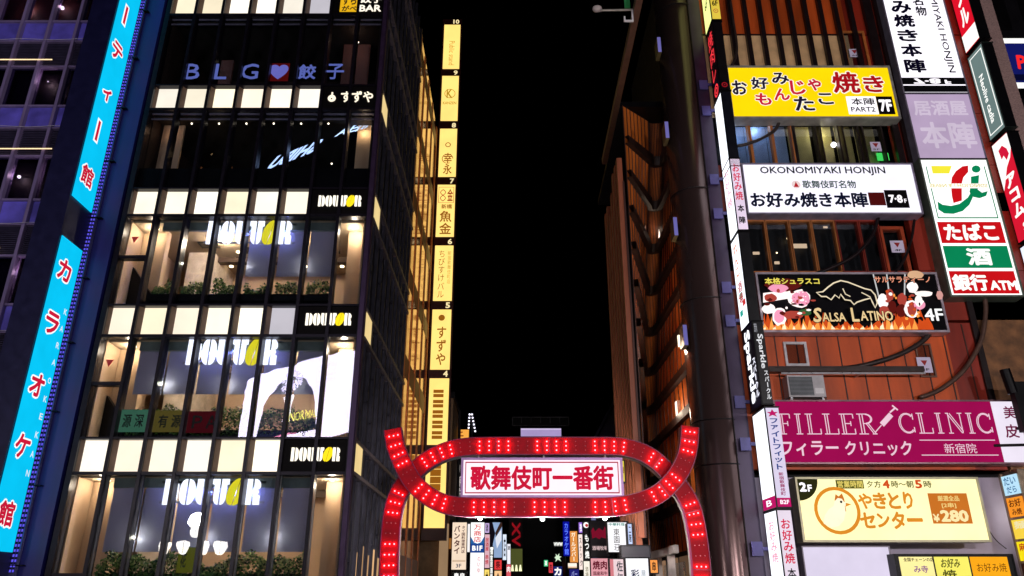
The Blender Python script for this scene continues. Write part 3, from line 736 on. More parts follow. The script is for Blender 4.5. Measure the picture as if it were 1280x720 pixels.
def seams(pts, wd, y):
    d = 0; nxt = .9
    for i in range(1, len(pts)):
        d += math.dist(pts[i], pts[i - 1])
        if d > nxt:
            nxt += 1.74; a, b = pts[i - 1], pts[i]; dx, dz = b[0] - a[0], b[1] - a[1]; L_ = math.hypot(dx, dz); dx /= L_; dz /= L_
            q = [(b[0] + dx * s_ * .012 - dz * t_ * wd, b[1] + dz * s_ * .012 + dx * t_ * wd) for s_, t_ in ((-1, -1), (1, -1), (1, 1), (-1, 1))]
            m = MB(); m.add([(x_, y - .004, z_) for x_, z_ in q] + [(x_, y + .02, z_) for x_, z_ in q], [(0, 1, 2, 3), (0, 1, 5, 4), (1, 2, 6, 5), (2, 3, 7, 6), (3, 0, 4, 7)]); m.build('seam', REDE, GT)
seams(hp, WD, GY - .35); seams(lp, WD, GY + .16)
# footings, struts and down-lights
m = MB()
for p in (lp[0], lp[-1]): m.box(p[0] - .42, p[0] + .42, GY - .1, GY + .9, 0, .5)
m.build('footing', GREY, GT)
m = MB()
for u in (598, 680, 757): m.tube([(*(gp(u, 568)[:1]), GY + .2, gp(u, 568)[1]), (gp(u, 625)[0], GY + .2, gp(u, 625)[1])], .035, 8)
m.build('strut', GREY, GT)
for u, v in ((600, 648), (678, 649), (756, 648)):
    x, z = gp(u, v); m = MB(); m.tube([(x, GY - .05, z + .10), (x, GY - .05, z + .03)], .08, 10); q = m.build('spot_housing', GREY, GT)
    m = MB(); m.ball((x, GY - .05, z), .07, 10); m.build('spot_lens', em('#f4fff8', 12), q); lamp('spot_glow', (x, GY - .05, z - .15), 520, (1, .93, .86), .08, GT)
F, w, h = front(579, 575, 776, 619, GY - .30)
lightbox('gate_nameplate', 'white lit nameplate with red kanji between the bars of the red gate', 'sign', F, w, h, .45, em('#ffeaf6', 1.2),
         [('歌舞伎町一番街', (.045, .16, .955, .86), em('#d8183e', .95), {'bold': .035})],
         [('rect', em('#c22a4a', .85), (.012, .05, .988, .085)), ('rect', em('#c22a4a', .85), (.012, .915, .988, .95)), ('rect', em('#c22a4a', .85), (.012, .085, .018, .915)), ('rect', em('#c22a4a', .85), (.982, .085, .988, .915))],
         pb('#b48ac0', .4, .3), rim=.07)
for u in (590, 640, 680, 720, 766):   # little lamps along the plate's top
    pass

# ------------------------------------------------------------------ right corner building
RB = thing('tower_block', 'orange panelled corner building with dark ribs, round pillar and wavy alley wall', 'building', (13, 30, 0))
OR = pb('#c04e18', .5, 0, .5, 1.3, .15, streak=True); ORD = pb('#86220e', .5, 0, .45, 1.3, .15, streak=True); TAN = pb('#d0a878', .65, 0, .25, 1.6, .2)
RIB = pb('#1d1012', .45, .3, .2, 4); BRN = pb('#3a1c14', .5, .1, .3, 3); PIL = pb('#54403e', .24, .65, .15, 1.0, streak=True)
m = MB(); m.box(7.2, 18.7, 24.9, 38, 0, 30); m.box(5.3, 7.3, 33.95, 38, 0, 20.0); m.build('core', SOOT, RB)
# front wall: bands between z levels, windows left open
z = {k: zat(v, 24) for k, v in dict(a=-60, b=43, c=84, d=150, e=206, f=272, g=340, h=416, i=500, j=580, k=720).items()}
def wall(mat, u0, u1, z0, z1, y=24.0, name='wall_panel'):
    m = MB(); m.box(u0, u1, y, y + .3, z0, z1); m.build(name, mat, RB)
XL, XR = 7.45, 18.6
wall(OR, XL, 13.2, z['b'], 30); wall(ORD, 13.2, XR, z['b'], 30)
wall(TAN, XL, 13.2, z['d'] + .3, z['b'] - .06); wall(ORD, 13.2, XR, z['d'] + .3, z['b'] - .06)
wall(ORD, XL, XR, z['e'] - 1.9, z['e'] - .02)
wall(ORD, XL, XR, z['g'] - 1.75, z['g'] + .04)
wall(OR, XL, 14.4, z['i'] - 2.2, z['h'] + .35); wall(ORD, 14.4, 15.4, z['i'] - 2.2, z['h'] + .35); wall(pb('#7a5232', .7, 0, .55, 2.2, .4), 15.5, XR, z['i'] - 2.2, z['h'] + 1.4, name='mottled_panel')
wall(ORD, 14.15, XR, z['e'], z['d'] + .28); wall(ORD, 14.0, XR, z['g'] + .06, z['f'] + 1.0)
wall(pb('#b3a8bd', .6, 0, .15, 1), XL, XR, 0.1, zat(597, 24), name='ground_storey_wall')
# ribs of the upper storeys
m = MB()
x = 8.05
while x < 14.3:
    m.box(x - .085, x + .085, 23.82, 24.0, z['d'] + .2, 30); x += .60
for x in (14.2, 14.55, 17.9): m.box(x - .12, x + .12, 23.85, 24.0, z['f'], 30)
m.build('rib', RIB, RB)
m = MB(); 
for zz in (z['b'] - .03, z['h'] + .3): m.box(XL, 13.2, 23.97, 24.0, zz - .03, zz + .03)
m.build('string_course', RIB, RB)
m = MB(); x = 8.0
while x < 15.3: m.box(x - .02, x + .02, 23.985, 24.0, z['i'] - 2, z['h'] + .3); x += .70
m.build('panel_joint', BRN, RB)
m = MB(); m.box(15.3, 15.5, 23.9, 24.0, z['i'] - 2, z['h'] + 1.4); m.box(XR - .45, XR, 23.88, 24.0, z['i'] - 2, 30); m.build('corner_rib', RIB, RB)
m = MB(); m.box(18.6, 19.2, 23.9, 30, 0, 30); m.build('brick_strip', brick('#b08a84', 9), RB)
# windows: blue ones under the yellow sign
def window(u0, u1, v0, v1, gm, fm, back=None, fr=.05, y=24.06, name='window'):
    vm = (v0 + v1) / 2; x0, x1, z0, z1 = xat(u0, vm, 24), xat(u1, vm, 24), zat(v1, 24), zat(v0, 24)
    f = MB()
    for a in ((x0, x0 + fr, z0, z1), (x1 - fr, x1, z0, z1), (x0 + fr, x1 - fr, z0, z0 + fr), (x0 + fr, x1 - fr, z1 - fr, z1)): f.box(a[0], a[1], 23.93, y + .12, a[2], a[3])
    o = f.build(name, fm, RB)
    p = MB(); p.box(x0 + fr, x1 - fr, y, y + .01, z0 + fr, z1 - fr); p.build('pane', gm, o)
    if back:
        b = MB(); b.box(x0 + .01, x1 - .01, y + .5, y + .52, z0 + .01, z1 - .01); b.build('backing', back, o)
    return o
WOOD = pb('#a8642c', .5, 0, .3, 4, streak=True)
BLUEW = pb('#8fa8d0', .4, 0, .3, .8); YELW = pb('#a89a60', .6, 0, .3, 1)
for i, (a, b) in enumerate(((918, 938), (938, 966), (966, 991))): window(a, b, 148, 207, glass(.12), WOOD, BLUEW)
for i, (a, b) in enumerate(((993, 1022), (1026, 1050), (1054, 1075), (1079, 1105))): window(a, b, 148, 207, glass(.10), RIB, YELW, .06)
lamp('room_lamp', (9.2, 24.35, z['d'] - .1), 14, (.6, .75, 1), .1, RB); lamp('room_lamp', (11.6, 24.35, z['d'] - .3), 26, (1, .92, .6), .1, RB); lamp('room_lamp', (8.3, 24.35, z['d'] - .4), 12, (.6, .75, 1), .1, RB)
m = MB(); m.ball((xat(1042, 181, 24.2), 24.2, zat(181, 24.2)), .10, 10); m.build('round_lamp', em('#fff4f0', 8), RB)
m = MB(); m.box(xat(1096, 196, 24.3), xat(1110, 196, 24.3), 24.25, 24.3, zat(201, 24.3), zat(192, 24.3)); m.build('exit_light', em('#48e060', 1.6), RB)
# dark windows above the barbecue sign
us = (932, 958, 988, 1016, 1046, 1076, 1101)
for a, b in zip(us, us[1:]): window(a + 1, b + 2, 276, 342, glass(.05), WOOD if a < 1046 else ORD, pb('#0c0708', .6), .06)
window(1103, 1134, 284, 346, glass(.05), pb('#a03a14', .5), pb('#0c0708', .6), .12)
for u, v, r in ((985, 298, .05), (1017, 329, .0), (971, 316, .03)):
    if r: m = MB(); m.ball((xat(u, v, 24.4), 24.4, zat(v, 24.4)), r, 8); m.build('room_bulb', em('#ffd9a0', 6), RB)
m = MB()
for u0, u1, v0, v1 in ((990, 1008, 305, 310), (941, 949, 315, 318), (1029, 1034, 283, 285), (968, 974, 327, 330)): m.box(xat(u0, v0, 24.4), xat(u1, v0, 24.4), 24.38, 24.42, zat(v1, 24.4), zat(v0, 24.4))
m.build('ceiling_light', em('#ffd8b0', 1.1), RB)
# upper window in an orange frame with rescue sticker, others lower
window(1054, 1084, 40, 86, glass(.06), pb('#b0622c', .5), pb('#453a5c', .5), .10, 23.95)
window(980, 1009, 428, 458, glass(.12), pb('#c9c6c8', .4), pb('#5a5080', .5), .08, 23.96)
window(1146, 1166, 430, 472, glass(.10), pb('#6a4a3a', .5), pb('#7c90b0', .5), .05, 23.96)
def sticker(u, v, wd, ht, s, label):
    F = Fr((xat(u, v, 23.9), 23.91, zat(v, 23.9)), (0, -1, 0)); t = MB(); t.fbox(F, -wd / 2, wd / 2, -ht / 2, ht / 2, -.006, 0)
    o = t.build('rescue_sticker', pb('#d8cfe8', .5, 0, .05)); tag(o, label, 'sticker')
    t = MB(); t.fpoly(F, [(-.11, .11 + ht * .08), (.11, .11 + ht * .08), (0, -.07 + ht * .08)], .004); t.build('triangle', pb('#a01c20', .5), o)
    t = MB(); t.text(F, s, (-.12, -ht * .38, .12, -ht * .22), .004); t.build('lettering', INK, o)
sticker(1068.5, 66, .40, .38, '6F', 'pale sticker with red triangle in the orange framed window at the top')
sticker(1095, 183, .38, .40, '5F', 'pale sticker with red triangle in the yellow window beside the exit light')
sticker(1122, 308, .46, .46, '4F', 'pale sticker with red triangle in the dark window above the barbecue sign')
sticker(1156, 456, .46, .52, '3F', 'pale sticker with red triangle beside the curved pipe above the magenta sign')
# pipes on the facade
def pipe(name, lab, pts, r, mat, Y=23.78):
    P = smooth([(xat(u, v, Y), zat(v, Y)) for u, v in pts], 6); m = MB(); m.tube([(a, Y, b) for a, b in P], r, 8); o = m.build(name, mat, smooth=True); tag(o, lab, 'pipe')
PIPE = pb('#3a2f2c', .4, .3, .3, 4)
pipe('conduit', 'dark conduit curving down beside the spine signs to the yellow sign', [(912, -5), (917, 30), (921, 58), (919, 73), (913, 84)], .055, PIPE)
pipe('conduit', 'grey conduit curving between the yellow sign and the blue windows', [(975, 150), (968, 163), (950, 174), (930, 181), (922, 182)], .06, PIPE)
pipe('conduit', 'long dark pipe running under the barbecue sign and rising to its right', [(968, 461), (1010, 461), (1060, 460), (1105, 450), (1135, 438), (1155, 425), (1165, 412)], .085, PIPE)
pipe('conduit', 'brown pipe sweeping from the convenience sign down past the 3F window', [(1231, 372), (1232, 390), (1228, 420), (1217, 445), (1200, 468), (1175, 487), (1150, 497)], .075, pb('#5a4238', .45, .2, .3, 4))
pipe('conduit', 'dark hose hanging across the dark windows above the barbecue sign', [(1098, 272), (1090, 295), (1070, 318), (1045, 332), (1020, 342)], .06, RIB)
pipe('conduit', 'thin black hose looping past the 4F sticker', [(1143, 275), (1139, 300), (1130, 325), (1118, 342)], .045, RIB)
pipe('cable', 'thin black cable hanging between the yellow sign and the small stacked signs', [(1228, 640), (1235, 660), (1245, 675), (1258, 686)], .015, RIB)
m = MB(); zz = zat(462, 23.8); m.box(8.3, 13.3, 23.7, 23.98, zz - .09, zz + .09); tag(m.build('ledge_rail', PIPE), 'dark horizontal rail above the outdoor air conditioner', 'rail')
m = MB(); zz = zat(467.5, 23.6); m.box(8.6, 13.2, 23.5, 23.56, zz - .03, zz + .03); m.box(11.1, 11.16, 23.56, 23.97, zz - .03, zz + .02); tag(m.build('bracket_rail', STEEL), 'thin pale bracket rail running right of the air conditioner', 'rail')
# air conditioner
F, w, h = front(985, 469, 1031, 496, 23.45)
AC = thing('air_conditioner', 'grey outdoor air conditioner on a ledge above the magenta clinic sign', 'air conditioner', F.p(w / 2, 0, -.2))
m = MB(); m.fbox(F, 0, w, 0, h, -.45, 0); m.build('casing', pb('#b4b0b2', .5, 0, .15), AC)
m = MB(); m.fbox(F, .05, w * .68, .05, h - .05, .0, .012); m.build('fan_recess', pb('#2f3438', .5), AC)
m = MB()
for k in range(14): b = .07 + (h - .14) * k / 13; m.fbox(F, .06, w * .67, b, b + .012, .012, .026)
m.build('grille', pb('#8e9296', .4, .4), AC)
m = MB(); m.fbox(F, .05, .12, -.12, 0, -.4, -.05); m.fbox(F, w - .12, w - .05, -.12, 0, -.4, -.05); m.build('foot', STEEL, AC)
m = MB(); m.fbox(F, w * .72, w * .95, h * .15, h * .4, .0, .012); m.build('label_plate', WHITE, AC)
# pillar at the corner
PC = (6.72, 24.75)
m = MB(); n = 40; rr = .84
vs = []; 
for zz in (0, 30): vs += [(PC[0] + rr * math.cos(2 * math.pi * k / n), PC[1] + rr * math.sin(2 * math.pi * k / n), zz) for k in range(n)]
m.add(vs, [(k, (k + 1) % n, n + (k + 1) % n, n + k) for k in range(n)] + [tuple(range(n, 2 * n))]); m.build('round_pillar', PIL, RB, True)
m = MB(); m.box(7.05, 7.50, 23.98, 25, 0, 30); m.build('flat_cladding', pb('#3a2c44', .35, .3, .2, 2), RB)
for v in (6, 235, 372, 524, 580):
    zz = zat(v, 24); m = MB()
    m.tube([(PC[0] + (rr + .004) * math.cos(a * .157), PC[1] + (rr + .004) * math.sin(a * .157), zz) for a in range(41)], .02, 5); m.build('cladding_joint', BLACK, RB)
m = MB(); m.box(7.01, 7.03, 23.93, 23.99, 0, 30); m.build('cladding_joint', BLACK, RB)
# alley wall: a deep U in plan
path = [(6.36 - .008 * k, 25.4 + .7 * k) for k in range(11)] + [(5.94 + .33 * math.cos(R(a)), 32.7 + .85 * math.sin(R(a))) for a in range(0, 166, 12)] + [(5.60 - .17 * k, 32.45 - .96 * k) for k in range(8)]
def ring(z, off=0.0):
    """the wall's plan line at height z: the recess gets shallower towards the roof"""
    k = max(.16, min(1.0, (33.6 - .69 * (z - 9) - 25.4) / 8.2)); P = [(a, 25.4 + (b - 25.4) * k) for a, b in path]; out = []
    for i_ in range(len(P)):
        a, b = P[max(i_ - 1, 0)], P[min(i_ + 1, len(P) - 1)]; dx, dy = b[0] - a[0], b[1] - a[1]; d = math.hypot(dx, dy) or 1
        out.append((P[i_][0] - dy / d * off, P[i_][1] + dx / d * off, z))
    return out
ORW = pb('#cc6a20', .6, 0, .4, 1.4, .1, streak=True); BND = pb('#24120e', .55, 0, .3, 3)
levels_ = [3.2, 6, 9, 11, 13, 15, 17, 18.5, 19.85]; m = MB(); n = len(path)
rows = [ring(q) for q in levels_]; m.add([p for r in rows for p in r], [(a * n + b, a * n + b + 1, (a + 1) * n + b + 1, (a + 1) * n + b) for a in range(len(rows) - 1) for b in range(n - 1)])
m.build('alley_wall', ORW, RB)
for k in range(10):
    q = 4.6 + 1.5 * k; m = MB(); r0, r1, r2, r3 = ring(q, .0), ring(q, .20), ring(q + .30, .20), ring(q + .30, .0)
    m.add(r0 + r1 + r2 + r3, [(c * n + b, c * n + b + 1, (c + 1) * n + b + 1, (c + 1) * n + b) for c in range(3) for b in range(n - 1)]); m.build('floor_band', BND, RB)
m = MB()
for i_ in range(0, n, 1): m.tube([ring(q, .015)[i_] for q in levels_], .02, 5)
m.build('panel_joint', BRN, RB)
m = MB(); m.box(6.42, 6.6, 25.3, 33.7, 0, 20); m.box(5.2, 6.6, 33.72, 33.9, 0, 20); m.build('alley_backing', SOOT, RB)
FIN = pb('#8a4a30', .5, .1, .35, 3, streak=True)
m = MB(); k = 0; y = 25.5
while y < 29.6:
    random.seed(k); m.box(4.06, 4.26, y, y + .30, 2.9 + random.uniform(0, .6), 17.2 + random.uniform(-.6, .6) - .1 * (y - 25)); y += .62 + .1 * (k % 2); k += 1
m.build('vertical_louvre', FIN, RB)
m = MB(); m.box(4.24, 4.30, 25.45, 29.9, 3.4, 16.4); m.build('louvre_backing', pb('#3c1a12', .6), RB)
m = MB(); m.box(4.10, 4.32, 19.6, 30.0, 19.9, 20.2); m.build('roof_beam', pb('#5a3a2a', .5, .2), RB)
m = MB(); m.box(4.33, 6.35, 25.6, 33.9, 19.9, 20.15); m.build('roof_slab', BLACK, RB)
# lower alley front: canopy beam, posts, shop openings
m = MB(); m.box(5.2, 5.36, 25.8, 33.5, 2.95, 3.2); m.build('canopy_beam', GREY, RB)
m = MB()
for y in (27.2, 29.6, 32.4): m.box(5.28, 5.5, y, y + .24, 0, 2.95)
m.build('shop_post', pb('#b5a9a6', .5), RB)
for j, y in enumerate((25.9, 27.9, 30.2)):
    m = MB(); m.box(5.52, 5.56, y, y + 1.6, .2, 2.7); m.build('shop_window', glass(.15), RB)
    m = MB(); m.box(5.7, 5.75, y, y + 1.6, .2, 2.9); m.build('shop_backing', em('#e8b48c', .12 + .1 * j), RB)
# small lit plates on the alley wall and pillar
for u, v in ((833, 60), (847, 166), (858, 286), (874, 421)):
    x, zz = PC[0] - rr - .02, zat(v, 24.4)
    o = MB().box(x - .12, x + .02, 24.2, 24.75, zz - .36, zz + .36).build('bracket_box', pb('#6a5c3a', .5, .2)); 
    tag(o, {60: 'narrow bracket box on the round pillar, topmost of four', 166: 'narrow bracket box on the round pillar, second from the top', 286: 'narrow bracket box on the round pillar, third from the top', 421: 'narrow bracket box on the round pillar, lowest of four'}[v], 'bracket box', 'bracket boxes on the round pillar')
    if v > 400:
        MB().box(x - .16, x - .02, 24.80, 24.92, zz - .2, zz + .2).build('alley_lens', em('#fff0d0', 2.0), o); ll = lamp('alley_glow', (x - .12, 25.35, zz), 150, (1, .78, .55), .2); ll.parent = o; ll.location = Vector((x - .12, 25.35, zz)) - o.location
    MB().box(x - .115, x + .015, 24.185, 24.198, zz - .355, zz + .355).build('front_plate', em('#8c86dc', .55), o)
for u, v, yy, lb in ((827, 287, 28.8, 'upper small white lit plate on the orange alley wall'), (849, 514, 28.2, 'lower small white lit plate on the orange alley wall')):
    zz = zat(v, yy); t = thing('wall_lamp', lb, 'wall lamp', (6.2, yy, zz - .3), 'lit plates on the alley wall')
    MB().box(6.19, 6.32, yy - .14, yy + .14, zz - .38, zz + .38).build('housing', STEEL, t)
    MB().box(6.17, 6.189, yy - .12, yy + .12, zz - .36, zz + .36).build('lens', em('#ffe6d0', 2.2), t); lamp('plate_glow', (5.9, yy, zz), 35, (1, .8, .6), .2, t)
# lamp on an arm from the roof edge
LY = 20.4
LP = thing('arm_lamp', 'grey lamp head on a thin arm reaching out from the roof edge against black sky', 'lamp', (4.1, LY, zat(13, LY)))
zz = zat(13, LY); xa, xb = xat(751, 13, LY), 4.11
MB().tube([(xa, LY, zz), (xb, LY, zz + .03)], .035, 8).build('arm', pb('#b0aaa0', .4, .5), LP)
MB().ball((xa - .12, LY, zz + .07), .13, 12, 0, (1.3, 1, .9)).build('lamp_head', pb('#a89c98', .5), LP)
MB().box(xa - .03, xa + .03, LY - .05, LY + .05, zz - .02, zz + .08).build('clamp', STEEL, LP)
MB().box(3.78, 4.10, LY - .03, LY + .03, zat(27, LY), zat(27, LY) + .05).box(3.78, 3.83, LY - .03, LY + .03, zat(27, LY) + .05, zat(21, LY)).box(4.05, 4.10, LY - .03, LY + .03, zat(27, LY) + .05, zz).build('bracket', WHITE, LP)
MB().box(3.84, 4.03, LY + .03, LY + .08, zat(9, LY), zat(-6, LY)).build('green_plate', pb('#2f8a4c', .5), LP)
# ------------------------------------------------------------------ signs on the right building's front
SY = 23.5
WHITE_L = em('#fdf8ff', 1.3); K_ = em('#120e24', .5); NVY = em('#141a4a', .6)
KK = pb('#08070c', .7, var=.02, spec=.1)
def pxn(U0, V0, U1, V1, skew=0.0):
    def f(u0, v0, u1, v1):
        d = skew * ((v0 + v1) / 2 - (V0 + V1) / 2)
        return ((u0 - d - U0) / (U1 - U0), (v0 - V0) / (V1 - V0), (u1 - d - U0) / (U1 - U0), (v1 - V0) / (V1 - V0))
    return f
def pp(U0, V0, U1, V1, pts, skew=0.0): return [((u - skew * (v - (V0 + V1) / 2) - U0) / (U1 - U0), (v - V0) / (V1 - V0)) for u, v in pts]
# yellow okonomiyaki sign
B = (913.5, 85, 1116, 146); n_ = pxn(*B, .12); F, w, h = front(*B, SY)
DK = em('#2a2040', .55); CR = em('#d8203a', .9); HL = (em('#fff6e8', 1.1), .05)
T = [(c, n_(*b), m, {'bold': .03, 'halo': HL}) for c, b, m in (
    ('お', (915, 101, 934, 119), DK), ('好', (939, 97, 961, 112), DK), ('み', (965, 91, 987, 106), DK),
    ('も', (944, 117, 964, 132), CR), ('ん', (967, 111, 987, 126), CR), ('じ', (988, 101, 1007, 119), CR), ('ゃ', (1010, 99, 1027, 114), CR),
    ('た', (992, 121, 1017, 139), DK), ('こ', (1022, 117, 1041, 131), DK), ('焼', (1041, 90, 1075, 117), em('#b8141e', .9)), ('き', (1080, 95, 1106, 116), em('#b8141e', .9)))]
T += [('本陣', n_(1063, 123, 1092, 132), KK), ('PART2', n_(1062, 134, 1092, 140), KK), ('7F', n_(1097.5, 125, 1113, 140), WHITE_L, {'bold': .04})]
lightbox('shop_sign', 'yellow lit sign with black and red hiragana and a black 7F square', 'sign', F, w, h, .45, em('#ffd608', 1.15), T,
         [('rect', WHITE_L, n_(1058, 121, 1095, 143)), ('rect', KK, n_(1095.2, 121, 1115.4, 143))], pb('#b8b4ac', .35, .5), rim=.09)
# white okonomiyaki sign
B = (932, 206, 1145, 266); n_ = pxn(*B, .14); F, w, h = front(*B, SY)
DG = em('#1a2430', .5)
lightbox('shop_sign', 'wide white lit sign reading OKONOMIYAKI HONJIN below the yellow sign', 'sign', F, w, h, .45, em('#f6f2ff', 1.22),
         [('OKONOMIYAKI HONJIN', n_(950, 208.5, 1108, 220), DG, {'bold': .02}), ('歌舞伎町名物', n_(1003, 226, 1070, 236), em('#1c4a44', .6), {'bold': .02}),
          ('お好み焼き本陣', n_(938, 241, 1084, 259.5), em('#141a38', .5), {'bold': .035}), ('7·8', n_(1110, 244, 1127, 254), WHITE_L, {'bold': .04}), ('F', n_(1129, 249, 1132, 254), WHITE_L)],
         [('rect', em('#5a1414', .7), n_(1085.5, 241, 1105.5, 257)), ('rect', KK, n_(1106, 238, 1134, 260)), ('disc', em('#f0d8d8', 1.0), (.30, .42, .16)),
          ('poly', em('#c01828', .9), [(.285, .47), (.30, .36), (.315, .47)])], pb('#a49cb4', .35, .4), rim=.06)
# barbecue sign
B = (951, 343, 1176, 413); n_ = pxn(*B, .13); F, w, h = front(*B, SY)
P = lambda pts: pp(*B, pts, .13)
random.seed(3)
sh = []
def flame(u, v, wd, ht, m):
    k = random.uniform(-.3, .3) * wd
    sh.append(('poly', m, P([(u - wd / 2, v), (u - wd * .35, v - ht * .35), (u - wd * .12 + k, v - ht * .6), (u + k, v - ht), (u + wd * .2 + k * .5, v - ht * .55), (u + wd * .38, v - ht * .3), (u + wd / 2, v)])))
F1, F2_, F3 = em('#d8501e', 1.0), em('#ffa24a', 1.1), em('#ffe8c0', 1.25)
for u, wd, ht in [(954 + 7.0 * j, random.uniform(9, 14), random.uniform(10, 30) * (1 if j < 12 or j > 19 else .45)) for j in range(30)]: flame(min(u, 1168), 412.6, wd, ht, F1)
for u, wd, ht in [(956 + 8 * j, random.uniform(6, 10), random.uniform(6, 18) * (1 if j < 11 or j > 17 else .4)) for j in range(24)]: flame(min(u, 1160), 412.6, wd, ht, F2_)
for u, wd, ht in [(955 + 12 * j, random.uniform(3, 6), random.uniform(3, 10)) for j in range(15)]: flame(min(u, 1158), 412.6, wd, ht, F3)
def blob(u, v, a, b, m, n=14, j=.12): sh.append(('poly', m, P([(u + a * (1 + random.uniform(-j, j)) * math.cos(2 * math.pi * k / n), v + b * (1 + random.uniform(-j, j)) * math.sin(2 * math.pi * k / n)) for k in range(n)])))
MT, MT2, PK, CRM = em('#b8483c', .95), em('#6a1c18', .8), em('#f09ab8', 1.15), em('#fff0ec', 1.3)
sh.append(('poly', CRM, P([(953, 368), (986, 364), (990, 374), (953, 380)])))
blob(978, 358, 22, 8, MT2); blob(972, 362, 12, 6, PK); blob(998, 375, 14, 11, CRM); blob(999, 375, 12, 9.5, PK); blob(960, 388, 9, 6, CRM); blob(973, 397, 9, 11, CRM); blob(973, 397, 6.5, 8.5, PK)
blob(990, 395, 14, 5, MT); blob(1005, 392, 8, 4, em('#3c6a3c', .8)); blob(962, 374, 8, 5, MT); blob(1007, 364, 5, 3, KK)
for q in range(26): blob(998 + random.uniform(-10, 10), 375 + random.uniform(-8, 8), 1.0, .7, CRM if q % 2 else MT, 6)
for q in range(20): blob(958 + random.uniform(-4, 58), 352 + random.uniform(8, 52), random.uniform(1.5, 4), random.uniform(1, 2.5), random.choice((MT, MT2, CRM, KK)), 8)
# skewers, hand, right hand meats
for u0, v0, u1, v1 in ((1091, 345, 1101, 400), (1108, 345, 1111, 398), (1131, 345, 1126, 395)): sh.append(('band', em('#d8d8d8', .9), P([(u0, v0), (u1, v1)]), .045))
for u, v, a, b, m in ((1101, 379, 7, 9, CRM), (1102, 391, 7, 6, MT), (1110, 371, 5, 8, MT), (1112, 386, 5, 8, MT2), (1125, 377, 6, 8, MT), (1123, 391, 7, 8, MT2), (1136, 389, 9, 11, CRM), (1136, 389, 6, 9, MT), (1146, 384, 7, 6, PK), (1144, 346, 11, 5, em('#e8b890', .95)), (1139, 362, 7, 7, CRM), (1152, 370, 12, 3.5, CRM), (1172, 372, 4, 6, em('#e8a8a0', .9)), (1145, 379, 5, 7, CRM)): blob(u, v, a, b, m)
for q in range(26): blob(random.uniform(1096, 1150), random.uniform(366, 404), random.uniform(1, 3), random.uniform(1, 2.4), random.choice((MT, F2_, KK, CRM, F1)), 7)
bull = [(1018, 369), (1026, 368), (1033, 362), (1040, 357), (1049, 354), (1058, 356), (1068, 360), (1078, 364), (1086, 366), (1091, 372), (1093, 382), (1090, 388), (1087, 381), (1085, 376), (1077, 378), (1068, 381), (1064, 384), (1060, 379), (1053, 378), (1048, 371), (1046, 376), (1041, 372), (1036, 378), (1030, 374), (1024, 374)]
sh.append(('poly', KK, P(bull)))
sh.append(('band', em('#f4e2c0', 1.05), P(bull), .045, True))
for a in ([(1051, 364), (1054, 371), (1060, 374)], [(1074, 369), (1080, 372), (1085, 375)]): sh.append(('band', em('#f4e2c0', 1.05), P(a), .035))
GOLD = em('#f4d49a', 1.0); HK = (KK, .05)
lightbox('shop_sign', 'black barbecue sign with flames, grilled meat, bull outline and SALSA LATINO lettering', 'sign', F, w, h, .40, pb('#040303', .8, spec=.1),
         [('本格シュラスコ', n_(953.5, 350.5, 1022, 359), em('#f2e060', 1.0), {'bold': .03, 'halo': HK}), ('サルサラティーノ', n_(1091, 349, 1161, 357), em('#f6a080', 1.0), {'bold': .02, 'halo': HK}),
          ('S', n_(1012, 388, 1022, 406), GOLD, {'bold': .03, 'halo': HK, 'shear': .15}), ('ALSA', n_(1024, 394, 1053, 405), GOLD, {'bold': .02, 'halo': HK}), ('L', n_(1060, 388, 1069, 405), GOLD, {'bold': .02, 'halo': HK}), ('ATINO', n_(1071, 392, 1111, 404), GOLD, {'bold': .02, 'halo': HK}),
          ('4F', n_(1150, 389, 1173, 404), em('#ffffff', 1.1), {'bold': .02, 'halo': HK})], sh, pb('#c4b8c4', .35, .5), rim=.07)
lamp('sign_floodlight', (xat(1065, 330, 22.9), 22.7, zat(336, 22.9)), 0.01, (1, .9, .85), .05)
bpy.data.objects.remove(bpy.data.objects['sign_floodlight'])
# magenta clinic sign
B = (973, 502, 1279, 578); n_ = pxn(*B, .16); F, w, h = front(*B, SY); P = lambda pts: pp(*B, pts, .16)
PKW = em('#f6d0e2', 1.0)
CLN = lightbox('clinic_sign', 'long magenta sign reading FILLER CLINIC with a syringe mark', 'sign', F, w, h, .45, em('#a20e52', .95),
         [('フィラー', n_(977, 552, 1048, 570), PKW), ('クリニック', n_(1056, 552, 1139, 570), PKW),
          ('新宿院', n_(1179, 555, 1219, 567), PKW, {'bold': .01}), ('美', n_(1256, 508, 1272, 524), em('#7a1446', .8)), ('皮', n_(1256, 531, 1273, 548), em('#7a1446', .8))],
         [('rect', em('#efe6f6', 1.05), (.894, 0.0, 1.0, 1.0)), ('rect', PKW, n_(1149, 550.2, 1243, 551.2)), ('rect', PKW, n_(1151, 568.6, 1246, 569.6)),
          ('band', PKW, P([(1094, 541), (1102, 532)]), .03), ('poly', PKW, P([(1100, 529), (1112, 516), (1117, 521), (1105, 534)])), ('band', PKW, P([(1113, 516), (1120, 510)]), .05), ('band', PKW, P([(1116, 507), (1123, 513)]), .05)],
         pb('#8a6a72', .35, .5), rim=.05)
